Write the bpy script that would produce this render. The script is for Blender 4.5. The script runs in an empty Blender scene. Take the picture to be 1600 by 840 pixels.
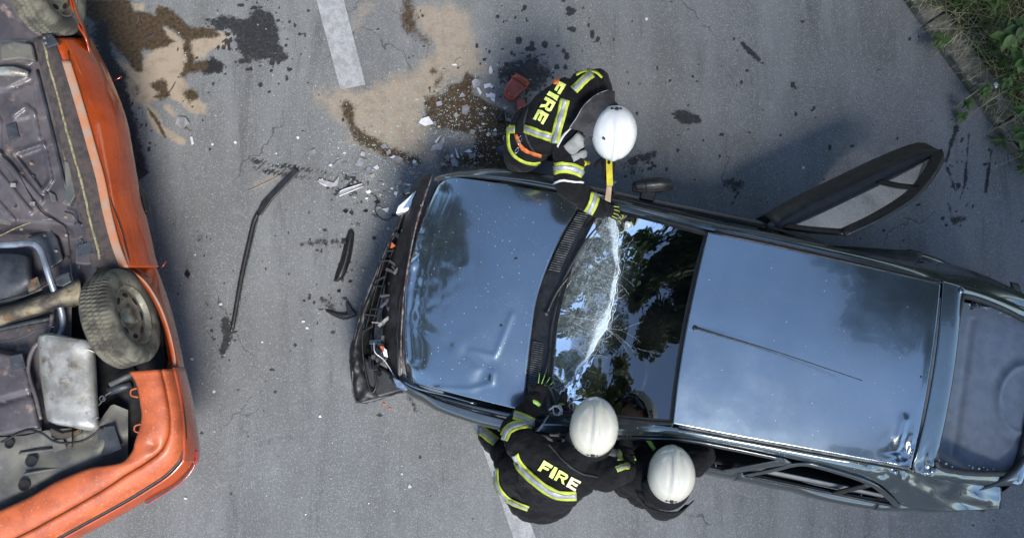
import bpy, bmesh, math, random
import numpy as np
from mathutils import Vector, Matrix, noise as mnoise
from mathutils.bvhtree import BVHTree
R = math.radians
random.seed(7); np.random.seed(7)
scn = bpy.context.scene
col = scn.collection
# ------------------------------------------------------------------ camera, sky, sun, exposure
CAM_H, FPX, TILT = 6.8, 1360.0, 5.0
cam_d = bpy.data.cameras.new('camera'); cam = bpy.data.objects.new('camera', cam_d); col.objects.link(cam)
cam.location = (0, 0, CAM_H); cam.rotation_euler = (R(TILT), 0, 0)
cam_d.sensor_width = 36; cam_d.lens = 36 * FPX / 1600; cam_d.clip_end = 2000; cam_d.clip_start = 0.05
scn.camera = cam
SUN_EL, SUN_AZ = 55.0, -68.0        # elevation; azimuth measured from +X towards +Y
SUN_E, SKY_E = 2.0, 0.12
w = bpy.data.worlds.new('World'); scn.world = w; w.use_nodes = True
nt = w.node_tree; nt.nodes.clear()
wo = nt.nodes.new('ShaderNodeOutputWorld'); bg = nt.nodes.new('ShaderNodeBackground'); sk = nt.nodes.new('ShaderNodeTexSky')
sk.sky_type = 'NISHITA'; sk.sun_disc = False; sk.sun_elevation = R(SUN_EL); sk.sun_rotation = R(90 - SUN_AZ)
sk.air_density = 1.0; sk.dust_density = 0.5; sk.ozone_density = 1.1
bg.inputs['Strength'].default_value = SKY_E
nt.links.new(sk.outputs[0], bg.inputs[0]); nt.links.new(bg.outputs[0], wo.inputs[0])
sd = bpy.data.lights.new('sun', 'SUN'); so = bpy.data.objects.new('sun', sd); col.objects.link(so)
sd.energy = SUN_E; sd.angle = R(20); sd.color = (1.0, 0.95, 0.87)
sdir = Vector((math.cos(R(SUN_EL)) * math.cos(R(SUN_AZ)), math.cos(R(SUN_EL)) * math.sin(R(SUN_AZ)), math.sin(R(SUN_EL))))
so.rotation_euler = (-sdir).to_track_quat('-Z', 'Y').to_euler(); so.location = sdir * 30
scn.view_settings.view_transform = 'Standard'; scn.view_settings.look = 'None'; scn.view_settings.gamma = 1
scn.view_settings.exposure = 1.5
scn.view_settings.use_curve_mapping = False

# ------------------------------------------------------------------ pixel <-> place
_c, _s = math.cos(R(TILT)), math.sin(R(TILT))
def W(px, py, z):
    """point at height z seen at pixel (px, py) of the 1600x840 photograph"""
    x = (px - 800) / FPX; y = -(py - 420) / FPX
    Y = y * _c + _s; Z = y * _s - _c
    k = (CAM_H - z) / (-Z)
    return Vector((x * k, Y * k, z))
def RAY(px, py):
    x = (px - 800) / FPX; y = -(py - 420) / FPX
    return Vector((0, 0, CAM_H)), Vector((x, y * _c + _s, y * _s - _c)).normalized()
def PX(V):
    """numpy array of places -> pixel coordinates"""
    V = np.asarray(V, float)
    X, Y, Z = V[..., 0], V[..., 1], V[..., 2] - CAM_H
    yc = Y * _c + Z * _s; zc = -Y * _s + Z * _c
    return 800 + FPX * X / (-zc), 420 - FPX * yc / (-zc)

# ------------------------------------------------------------------ numpy noise
def vnoise(x, y, seed=0):
    rs = np.random.RandomState(seed); T = rs.rand(256, 256)
    xi = np.floor(x).astype(int); yi = np.floor(y).astype(int); fx = x - xi; fy = y - yi
    fx = fx * fx * (3 - 2 * fx); fy = fy * fy * (3 - 2 * fy)
    g = lambda a, b: T[a % 256, b % 256]
    return (g(xi, yi) * (1 - fx) + g(xi + 1, yi) * fx) * (1 - fy) + (g(xi, yi + 1) * (1 - fx) + g(xi + 1, yi + 1) * fx) * fy
def fbm(x, y, oct=4, seed=0):
    a, s, t = 0.5, 0, 0
    for k in range(oct):
        s = s + a * vnoise(x * 2 ** k, y * 2 ** k, seed + k); t += a; a *= 0.5
    return s / t
def dist_poly(X, Y, pts):
    d = np.full(X.shape, 1e9)
    for (ax, ay), (bx, by) in zip(pts[:-1], pts[1:]):
        vx, vy = bx - ax, by - ay; L = vx * vx + vy * vy + 1e-9
        t = np.clip(((X - ax) * vx + (Y - ay) * vy) / L, 0, 1)
        d = np.minimum(d, np.hypot(X - ax - t * vx, Y - ay - t * vy))
    return d
def in_poly(X, Y, pts):
    r = np.zeros(X.shape, bool); n = len(pts)
    for i in range(n):
        (x1, y1), (x2, y2) = pts[i], pts[(i + 1) % n]
        if y1 == y2: continue
        c = ((y1 > Y) != (y2 > Y)) & (X < (x2 - x1) * (Y - y1) / (y2 - y1) + x1)
        r ^= c
    return r
def sd_poly(X, Y, pts):
    """positive inside"""
    d = dist_poly(X, Y, list(pts) + [pts[0]])
    return np.where(in_poly(X, Y, pts), d, -d)
def sstep(a, b, x):
    t = np.clip((x - a) / (b - a), 0, 1); return t * t * (3 - 2 * t)

# ------------------------------------------------------------------ materials
MATS = {}
class NT:
    def __init__(s, name):
        m = bpy.data.materials.new(name); m.use_nodes = True; s.m = m; s.t = m.node_tree; s.t.nodes.clear()
        s.out = s.n('ShaderNodeOutputMaterial'); MATS[name] = m
    def n(s, typ, **kw):
        x = s.t.nodes.new(typ)
        for k, v in kw.items():
            if hasattr(x, k): setattr(x, k, v)
        return x
    def link(s, a, b): s.t.links.new(a, b)
    def set(s, sock, v):
        if hasattr(v, 'is_output'): s.link(v, sock)
        elif isinstance(v, tuple) and len(v) == 3 and sock.type == 'RGBA': sock.default_value = (*v, 1)
        else: sock.default_value = v
    def coord(s): return s.n('ShaderNodeTexCoord').outputs['Object']
    def noise(s, scale, detail=3, rough=0.55, vec=None, dist=0.0):
        x = s.n('ShaderNodeTexNoise'); s.set(x.inputs['Vector'], vec or s.coord())
        x.inputs['Scale'].default_value = scale; x.inputs['Detail'].default_value = detail; x.inputs['Roughness'].default_value = rough
        x.inputs['Distortion'].default_value = dist
        return x.outputs['Fac']
    def vor(s, scale, feature='F1', vec=None, out='Distance'):
        x = s.n('ShaderNodeTexVoronoi', feature=feature); s.set(x.inputs['Vector'], vec or s.coord()); x.inputs['Scale'].default_value = scale
        return x.outputs[out]
    def math(s, op, a, b=None, c=None, clamp=False):
        x = s.n('ShaderNodeMath', operation=op, use_clamp=clamp); s.set(x.inputs[0], a)
        if b is not None: s.set(x.inputs[1], b)
        if c is not None: s.set(x.inputs[2], c)
        return x.outputs[0]
    def ramp(s, v, a, b, lo=0.0, hi=1.0):
        x = s.n('ShaderNodeMapRange', interpolation_type='SMOOTHSTEP'); s.set(x.inputs['Value'], v)
        x.inputs['From Min'].default_value = a; x.inputs['From Max'].default_value = b
        x.inputs['To Min'].default_value = lo; x.inputs['To Max'].default_value = hi
        return x.outputs['Result']
    def mix(s, f, a, b, blend='MIX'):
        x = s.n('ShaderNodeMix', data_type='RGBA', blend_type=blend); s.set(x.inputs['Factor'], f)
        s.set(x.inputs[6], a); s.set(x.inputs[7], b); return x.outputs[2]
    def attr(s, name): return s.n('ShaderNodeAttribute', attribute_name=name).outputs['Fac']
    def bump(s, h, strength, dist=0.01, normal=None):
        x = s.n('ShaderNodeBump'); x.inputs['Strength'].default_value = strength; x.inputs['Distance'].default_value = dist
        s.set(x.inputs['Height'], h)
        if normal: s.link(normal, x.inputs['Normal'])
        return x.outputs[0]
    def bsdf(s, col, rough=0.5, metal=0.0, normal=None, coat=0.0, coat_rough=0.03, spec=0.5, **kw):
        b = s.n('ShaderNodeBsdfPrincipled'); s.set(b.inputs['Base Color'], col); s.set(b.inputs['Roughness'], rough); s.set(b.inputs['Metallic'], metal)
        b.inputs['Coat Weight'].default_value = coat; b.inputs['Coat Roughness'].default_value = coat_rough
        b.inputs['Specular IOR Level'].default_value = spec
        if normal: s.link(normal, b.inputs['Normal'])
        for k, v in kw.items(): s.set(b.inputs[k.replace('_', ' ')], v)
        return b.outputs[0]
    def done(s, sh): s.link(sh, s.out.inputs['Surface']); return s.m

def pmat(name, c1, c2=None, scale=8, rough=0.5, metal=0.0, bump=0.0, bscale=60, bdist=0.004, coat=0.0, lo=0.4, hi=0.62, rvar=0.1, spec=0.5, dirt=None, dscale=5, dlo=0.55, dhi=0.7):
    t = NT(name); c2 = c2 or tuple(x * 0.75 for x in c1)
    f = t.ramp(t.noise(scale, 5), lo, hi); c = t.mix(f, c1, c2)
    r = t.ramp(t.noise(scale * 2.3, 3), 0.3, 0.7, max(0.02, rough - rvar), min(1, rough + rvar))
    if dirt:
        d = t.ramp(t.noise(dscale, 7, 0.65), dlo, dhi); c = t.mix(d, c, dirt)
    nrm = t.bump(t.noise(bscale, 4), bump, bdist) if bump else None
    return t.done(t.bsdf(c, r, metal, nrm, coat, spec=spec))

# ------------------------------------------------------------------ meshes
def mk(name, V, F, mat, parent=None, smooth=True):
    me = bpy.data.meshes.new(name); me.from_pydata([tuple(map(float, v)) for v in V], [], [tuple(map(int, f)) for f in F]); me.update()
    if smooth: me.polygons.foreach_set('use_smooth', [True] * len(me.polygons))
    return link(name, me, mat, parent)
def link(name, me, mat, parent=None):
    o = bpy.data.objects.new(name, me); col.objects.link(o)
    if mat is not None:
        if isinstance(mat, str): mat = MATS[mat]
        if not me.materials: me.materials.append(mat)
    if parent: child(o, parent)
    return o
def child(o, parent):
    o.parent = parent
    o.matrix_parent_inverse = parent_world(parent).inverted()
def parent_world(p):
    m = p.matrix_basis.copy()
    if p.parent: m = parent_world(p.parent) @ p.matrix_parent_inverse @ m
    return m
def thing(name, label, cat, loc=(0, 0, 0), group=None):
    o = bpy.data.objects.new(name, None); col.objects.link(o); o.location = loc; o.empty_display_size = 0.1
    return tag(o, label, cat, group)
def tag(o, label=None, cat=None, group=None, kind=None):
    if label: o['label'] = label
    if cat: o['category'] = cat
    if group: o['group'] = group
    if kind: o['kind'] = kind
    return o
def cr(P, n):
    """Catmull-Rom resample along axis 0, n steps per span"""
    P = np.asarray(P, float); m = len(P)
    if n == 1 or m < 3:
        out = [P[i] * (1 - k / n) + P[i + 1] * (k / n) for i in range(m - 1) for k in range(n)] + [P[-1]]
        return np.array(out)
    E = np.concatenate([[2 * P[0] - P[1]], P, [2 * P[-1] - P[-2]]]); out = []
    for i in range(m - 1):
        a, b, c, d = E[i:i + 4]
        for k in range(n):
            t = k / n
            out.append(0.5 * (2 * b + (c - a) * t + (2 * a - 5 * b + 4 * c - d) * t * t + (3 * b - a - 3 * c + d) * t ** 3))
    out.append(E[-2]); return np.array(out)
def grid_faces(r, c):
    return [(i * c + j, i * c + j + 1, (i + 1) * c + j + 1, (i + 1) * c + j) for i in range(r - 1) for j in range(c - 1)]
def loft_v(ctrl, nu, nv):
    A = np.array([[tuple(p) for p in row] for row in ctrl], float)
    A = cr(A, nu); A = cr(A.transpose(1, 0, 2), nv).transpose(1, 0, 2)
    return A
def loft(name, ctrl, mat, parent, nu=6, nv=6, thick=0.0, fn=None, flip=False, off=-1):
    A = loft_v(ctrl, nu, nv); r, c = A.shape[:2]; V = A.reshape(-1, 3)
    if fn: V = fn(V)
    F = grid_faces(r, c)
    if flip: F = [f[::-1] for f in F]
    o = mk(name, V, F, mat, parent)
    if thick:
        m = o.modifiers.new('s', 'SOLIDIFY'); m.thickness = thick; m.offset = off
    return o
def tube_vf(pts, rad, n=8, steps=4, cap=True, squash=1.0):
    P = cr([tuple(p) for p in pts], steps); m = len(P)
    if np.isscalar(rad): rr = np.full(m, rad)
    else: rr = np.interp(np.linspace(0, 1, m), np.linspace(0, 1, len(rad)), rad)
    V = []; F = []; up = Vector((0, 0, 1)); prev = None
    for i in range(m):
        d = Vector(P[min(i + 1, m - 1)] - P[max(i - 1, 0)]).normalized()
        s = d.cross(up)
        if s.length < 0.05: s = d.cross(Vector((0, 1, 0)))
        s.normalize(); b = s.cross(d).normalized()
        if prev is not None and s.dot(prev) < 0: s = -s; b = -b
        prev = s
        for k in range(n):
            a = 2 * math.pi * k / n
            V.append(Vector(P[i]) + s * (math.cos(a) * rr[i]) + b * (math.sin(a) * rr[i] * squash))
    for i in range(m - 1):
        for k in range(n):
            F.append((i * n + k, i * n + (k + 1) % n, (i + 1) * n + (k + 1) % n, (i + 1) * n + k))
    if cap: F += [tuple(range(n))[::-1], tuple(range((m - 1) * n, m * n))]
    return V, F
def tube(name, pts, rad, mat, parent=None, n=8, steps=4, squash=1.0):
    V, F = tube_vf(pts, rad, n, steps, True, squash); return mk(name, V, F, mat, parent)
def prism_vf(top, depth, dirv=(0, 0, -1)):
    n = len(top); d = Vector(dirv) * depth
    V = [Vector(p) for p in top] + [Vector(p) + d for p in top]
    a = Vector((0, 0, 0))
    for i in range(n): a += V[i].cross(V[(i + 1) % n])
    if a.dot(Vector(dirv)) > 0: V = V[:n][::-1] + V[n:][::-1]
    F = [tuple(range(n)), tuple(range(2 * n - 1, n - 1, -1))] + [(i, i + n, (i + 1) % n + n, (i + 1) % n) for i in range(n)]
    return V, F
def prism(name, top, depth, mat, parent=None, dirv=(0, 0, -1), bevel=0.0):
    V, F = prism_vf(top, depth, dirv); o = mk(name, V, F, mat, parent, smooth=False)
    if bevel: bev(o, bevel)
    return o
def bev(o, wdt, seg=2):
    m = o.modifiers.new('b', 'BEVEL'); m.width = wdt; m.segments = seg; m.limit_method = 'ANGLE'; m.angle_limit = R(35)
    return o
def box_vf(c, ax, ay, az):
    c, ax, ay, az = map(Vector, (c, ax, ay, az))
    V = [c + ax * i + ay * j + az * k for k in (-1, 1) for j in (-1, 1) for i in (-1, 1)]
    F = [(0, 2, 3, 1), (4, 5, 7, 6), (0, 1, 5, 4), (2, 6, 7, 3), (0, 4, 6, 2), (1, 3, 7, 5)]
    return V, F
def box(name, c, ax, ay, az, mat, parent=None, bevel=0.0):
    V, F = box_vf(c, ax, ay, az); o = mk(name, V, F, mat, parent, smooth=False)
    if bevel: bev(o, bevel)
    return o
def join_vf(lst):
    V = []; F = []
    for v, f in lst:
        b = len(V); V += list(v); F += [tuple(i + b for i in q) for q in f]
    return V, F
def frame_of(axis, hint=Vector((0, 0, 1))):
    a = Vector(axis).normalized(); s = a.cross(hint)
    if s.length < 0.01: s = a.cross(Vector((0, 1, 0)))
    s.normalize(); return a, s, s.cross(a).normalized()
def lathe_vf(prof, org, axis, n=32, fn=None):
    """prof: (offset along the axis, radius)"""
    a, s, b = frame_of(axis); org = Vector(org); V = []; F = []; m = len(prof)
    for k in range(n):
        t = 2 * math.pi * k / n; d = s * math.cos(t) + b * math.sin(t)
        for j, (h, r) in enumerate(prof):
            if fn: r = fn(k, j, r)
            V.append(org + a * h + d * r)
    for k in range(n):
        for j in range(m - 1):
            F.append((k * m + j, ((k + 1) % n) * m + j, ((k + 1) % n) * m + j + 1, k * m + j + 1))
    return V, F
def lathe(name, prof, org, axis, mat, parent=None, n=32, fn=None, smooth=True):
    V, F = lathe_vf(prof, org, axis, n, fn); return mk(name, V, F, mat, parent, smooth)
def capsule_vf(p, q, r1, r2, n=16):
    p, q = Vector(p), Vector(q); L = (q - p).length
    prof = []
    for k in range(7):
        a = math.pi / 2 * (1 - k / 6); prof.append((-r1 * math.sin(a), max(0.0005, r1 * math.cos(a))))
    for k in range(7):
        a = math.pi / 2 * k / 6; prof.append((L + r2 * math.sin(a), max(0.0005, r2 * math.cos(a))))
    ax = (q - p) if L > 1e-5 else Vector((0, 0, 1))
    V, F = lathe_vf(prof, p, ax, n); m = len(prof)
    F += [tuple(k * m for k in range(n)), tuple(k * m + m - 1 for k in range(n))[::-1]]
    return V, F
def ellipsoid_vf(c, ax, ay, az, nu=20, nv=12):
    c, ax, ay, az = map(Vector, (c, ax, ay, az)); V = []; F = []
    for i in range(nv + 1):
        th = math.pi * i / nv
        for k in range(nu):
            ph = 2 * math.pi * k / nu
            V.append(c + ax * (math.sin(th) * math.cos(ph)) + ay * (math.sin(th) * math.sin(ph)) + az * math.cos(th))
    for i in range(nv):
        for k in range(nu):
            F.append((i * nu + k, (i + 1) * nu + k, (i + 1) * nu + (k + 1) % nu, i * nu + (k + 1) % nu))
    return V, F
def voxel(name, parts, vox, smooth_it, disp=None):
    """one continuous skin round all the shapes -> mesh"""
    V, F = join_vf(parts); me = bpy.data.meshes.new(name + '_raw'); me.from_pydata([tuple(v) for v in V], [], F); me.update()
    o = bpy.data.objects.new('tmp', me); col.objects.link(o)
    m = o.modifiers.new('r', 'REMESH'); m.mode = 'VOXEL'; m.voxel_size = vox
    if smooth_it:
        m2 = o.modifiers.new('sm', 'SMOOTH'); m2.factor = 0.5; m2.iterations = smooth_it
    dg = bpy.context.evaluated_depsgraph_get(); dg.update()
    e = o.evaluated_get(dg); out = bpy.data.meshes.new_from_object(e); out.name = name
    bpy.data.objects.remove(o); bpy.data.meshes.remove(me)
    if disp:
        n = len(out.vertices); co = np.empty(n * 3); no = np.empty(n * 3)
        out.vertices.foreach_get('co', co); out.vertices.foreach_get('normal', no); co = co.reshape(-1, 3); no = no.reshape(-1, 3)
        d = np.array([disp(Vector(c)) for c in co]); co += no * d[:, None]
        out.vertices.foreach_set('co', co.ravel()); out.update()
    out.polygons.foreach_set('use_smooth', [True] * len(out.polygons)); out.update()
    return out
def bvh_of(me):
    return BVHTree.FromPolygons([v.co.copy() for v in me.vertices], [tuple(p.vertices) for p in me.polygons])
def hit_px(bvh, px, py):
    o, d = RAY(px, py); h = bvh.ray_cast(o, d)
    return (h[0], h[1]) if h[0] is not None else None
def ribbon(name, bvh, line, wpx, mat, parent, lift=0.006, na=4, steps=6, offs=0.0, thick=0.003):
    """cloth band sewn on the surface under a line of photograph pixels"""
    L = cr(np.array(line, float), steps); V = []; ok = []; m = len(L)
    for i in range(m):
        t = L[min(i + 1, m - 1)] - L[max(i - 1, 0)]; t /= (np.hypot(*t) + 1e-9); nrm = np.array([-t[1], t[0]])
        for j in range(na + 1):
            p = L[i] + nrm * ((j / na - 0.5) * wpx + offs); h = hit_px(bvh, *p)
            if h: V.append(h[0] + h[1] * lift); ok.append(True)
            else: V.append(Vector((0, 0, 0))); ok.append(False)
    F = []
    for f in grid_faces(m, na + 1):
        if all(ok[i] for i in f) and max((V[f[0]] - V[k]).length for k in f[1:]) < 0.12: F.append(f)
    if not F: return None
    pr = {i: i for f in F for i in f}           # keep each unbroken run of the band as a piece of its own
    def root(i):
        while pr[i] != i: i = pr[i]
        return i
    for f in F:
        for i in f[1:]: pr[root(i)] = root(f[0])
    runs = {}
    for f in F: runs.setdefault(root(f[0]), []).append(f)
    F = max(runs.values(), key=len)
    used = sorted({i for f in F for i in f}); mp = {u: k for k, u in enumerate(used)}
    F = [tuple(mp[i] for i in f) for f in F]; V = [V[i] for i in used]
    nn = (Vector(V[F[0][1]]) - V[F[0][0]]).cross(Vector(V[F[0][2]]) - V[F[0][0]])
    if nn.z < 0: F = [f[::-1] for f in F]
    o = mk(name, V, F, mat, parent); s = o.modifiers.new('s', 'SOLIDIFY'); s.thickness = thick; s.offset = 1
    return o
# ================================================================== the setting: road, marking, kerb, verge
def mat_road():
    t = NT('asphalt'); co = t.coord()
    fine = t.noise(420, 2, 0.6, co); grit = t.vor(190, 'F1', co); big = t.noise(1.3, 5, 0.6, co); mid = t.noise(9, 5, 0.6, co)
    base = t.mix(t.ramp(fine, 0.3, 0.72), (0.059, 0.062, 0.062), (0.226, 0.233, 0.231))
    stone = t.vor(190, 'F1', co, 'Color')
    sep = t.n('ShaderNodeSeparateColor'); t.link(stone, sep.inputs[0])
    base = t.mix(t.math('MULTIPLY', t.ramp(sep.outputs[0], 0.84, 0.9), t.ramp(grit, 0.42, 0.30)), base, (0.42, 0.42, 0.41))
    base = t.mix(t.math('MULTIPLY', t.ramp(sep.outputs[1], 0.78, 0.86), t.ramp(grit, 0.5, 0.3)), base, (0.032, 0.035, 0.038))
    base = t.mix(t.math('MULTIPLY', t.ramp(big, 0.36, 0.64), 0.42), base, (0.085, 0.085, 0.083))
    base = t.mix(t.math('MULTIPLY', t.ramp(mid, 0.55, 0.75), 0.22), base, (0.26, 0.265, 0.262))
    base = t.mix(t.math('MULTIPLY', t.ramp(t.noise(3.2, 8, 0.7, co), 0.58, 0.75), 0.4), base, (0.05, 0.052, 0.055))
    mp = t.n('ShaderNodeMapping'); mp.inputs['Rotation'].default_value = (0, 0, R(20)); mp.inputs['Scale'].default_value = (2.6, 0.35, 1); t.link(co, mp.inputs['Vector'])
    base = t.mix(t.math('MULTIPLY', t.ramp(t.noise(1.0, 6, 0.6, mp.outputs[0]), 0.42, 0.62), 0.30), base, (0.20, 0.207, 0.208))
    base = t.mix(t.math('MULTIPLY', t.ramp(t.noise(2.1, 7, 0.7, mp.outputs[0]), 0.52, 0.70), 0.45), base, (0.055, 0.056, 0.056))
    peb = t.vor(75, 'F1', co, 'Color'); sp2 = t.n('ShaderNodeSeparateColor'); t.link(peb, sp2.inputs[0])
    base = t.mix(t.math('MULTIPLY', t.math('MULTIPLY', t.ramp(sp2.outputs[2], 0.72, 0.9), t.ramp(t.vor(75, 'F1', co), 0.45, 0.3)), 0.35), base, (0.30, 0.31, 0.31))
    # hairline cracks
    wv = t.n('ShaderNodeVectorMath', operation='ADD'); t.link(co, wv.inputs[0])
    nz = t.n('ShaderNodeTexNoise'); nz.inputs['Scale'].default_value = 4; nz.inputs['Detail'].default_value = 4; t.link(co, nz.inputs['Vector'])
    sc = t.n('ShaderNodeVectorMath', operation='SCALE'); sc.inputs['Scale'].default_value = 0.35; t.link(nz.outputs['Color'], sc.inputs[0]); t.link(sc.outputs[0], wv.inputs[1])
    crack = t.ramp(t.vor(0.55, 'DISTANCE_TO_EDGE', wv.outputs[0]), 0.0035, 0.0012)
    crack = t.math('MULTIPLY', crack, t.ramp(t.noise(1.1, 2, 0.5, co), 0.5, 0.6))
    base = t.mix(t.math('MULTIPLY', crack, 0.7), base, (0.03, 0.03, 0.032))
    edge = t.math('MULTIPLY', t.math('SUBTRACT', t.noise(46, 8, 0.75, co), 0.5), 1.3)
    edge2 = t.math('MULTIPLY', t.math('SUBTRACT', t.noise(26, 9, 0.78, co), 0.5), 1.7)
    edge3 = t.math('MULTIPLY', t.math('SUBTRACT', t.noise(150, 5, 0.75, co), 0.5), 1.5)
    edge2 = t.math('ADD', edge2, edge3)
    edge = t.math('ADD', edge, t.math('MULTIPLY', edge3, 0.6))
    def mask(nm, lo, hi, e): return t.ramp(t.math('ADD', t.attr(nm), e), lo, hi)
    sandc = t.mix(t.noise(240, 3, 0.6, co), (0.20, 0.158, 0.112), (0.36, 0.30, 0.225))
    sandc = t.mix(t.math('MULTIPLY', t.ramp(t.noise(12, 5, 0.6, co), 0.45, 0.7), 0.5), sandc, (0.16, 0.125, 0.088))
    sm = mask('sand', 0.30, 0.86, edge); c = t.mix(sm, base, sandc)
    wetc = t.mix(t.ramp(t.noise(34, 8, 0.72, co), 0.32, 0.68), (0.020, 0.0125, 0.006), (0.075, 0.049, 0.024))
    wm = mask('wet', 0.30, 0.80, edge2); c = t.mix(wm, c, wetc)
    om = mask('oil_shade', 0.34, 0.62, edge2); c = t.mix(t.math('MULTIPLY', om, t.ramp(t.noise(35, 6, 0.7, co), 0.3, 0.6, 0.82, 0.99)), c, (0.012, 0.0125, 0.0135))
    rough = t.math('SUBTRACT', 0.93, t.math('ADD', t.math('MULTIPLY', wm, 0.16), t.math('MULTIPLY', om, 0.38)))
    h = t.math('ADD', t.math('MULTIPLY', fine, 0.6), t.math('MULTIPLY', grit, 0.8))
    nrm = t.bump(h, 0.55, 0.004)
    t.done(t.bsdf(c, rough, 0, nrm, spec=0.3))
mat_road()
pmat('paint_white', (0.31, 0.315, 0.315), (0.23, 0.235, 0.235), 14, 0.85, bump=0.5, bscale=300, dirt=(0.16, 0.165, 0.165), dscale=90, dlo=0.46, dhi=0.72)
pmat('concrete', (0.16, 0.15, 0.125), (0.085, 0.082, 0.066), 9, 0.95, bump=0.8, bscale=70, bdist=0.01, dirt=(0.05, 0.065, 0.028), dscale=7, dlo=0.48, dhi=0.62)
pmat('soil', (0.045, 0.035, 0.023), (0.022, 0.02, 0.012), 14, 0.97, bump=1.0, bscale=45, bdist=0.02, dirt=(0.03, 0.045, 0.016), dscale=6)

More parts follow.
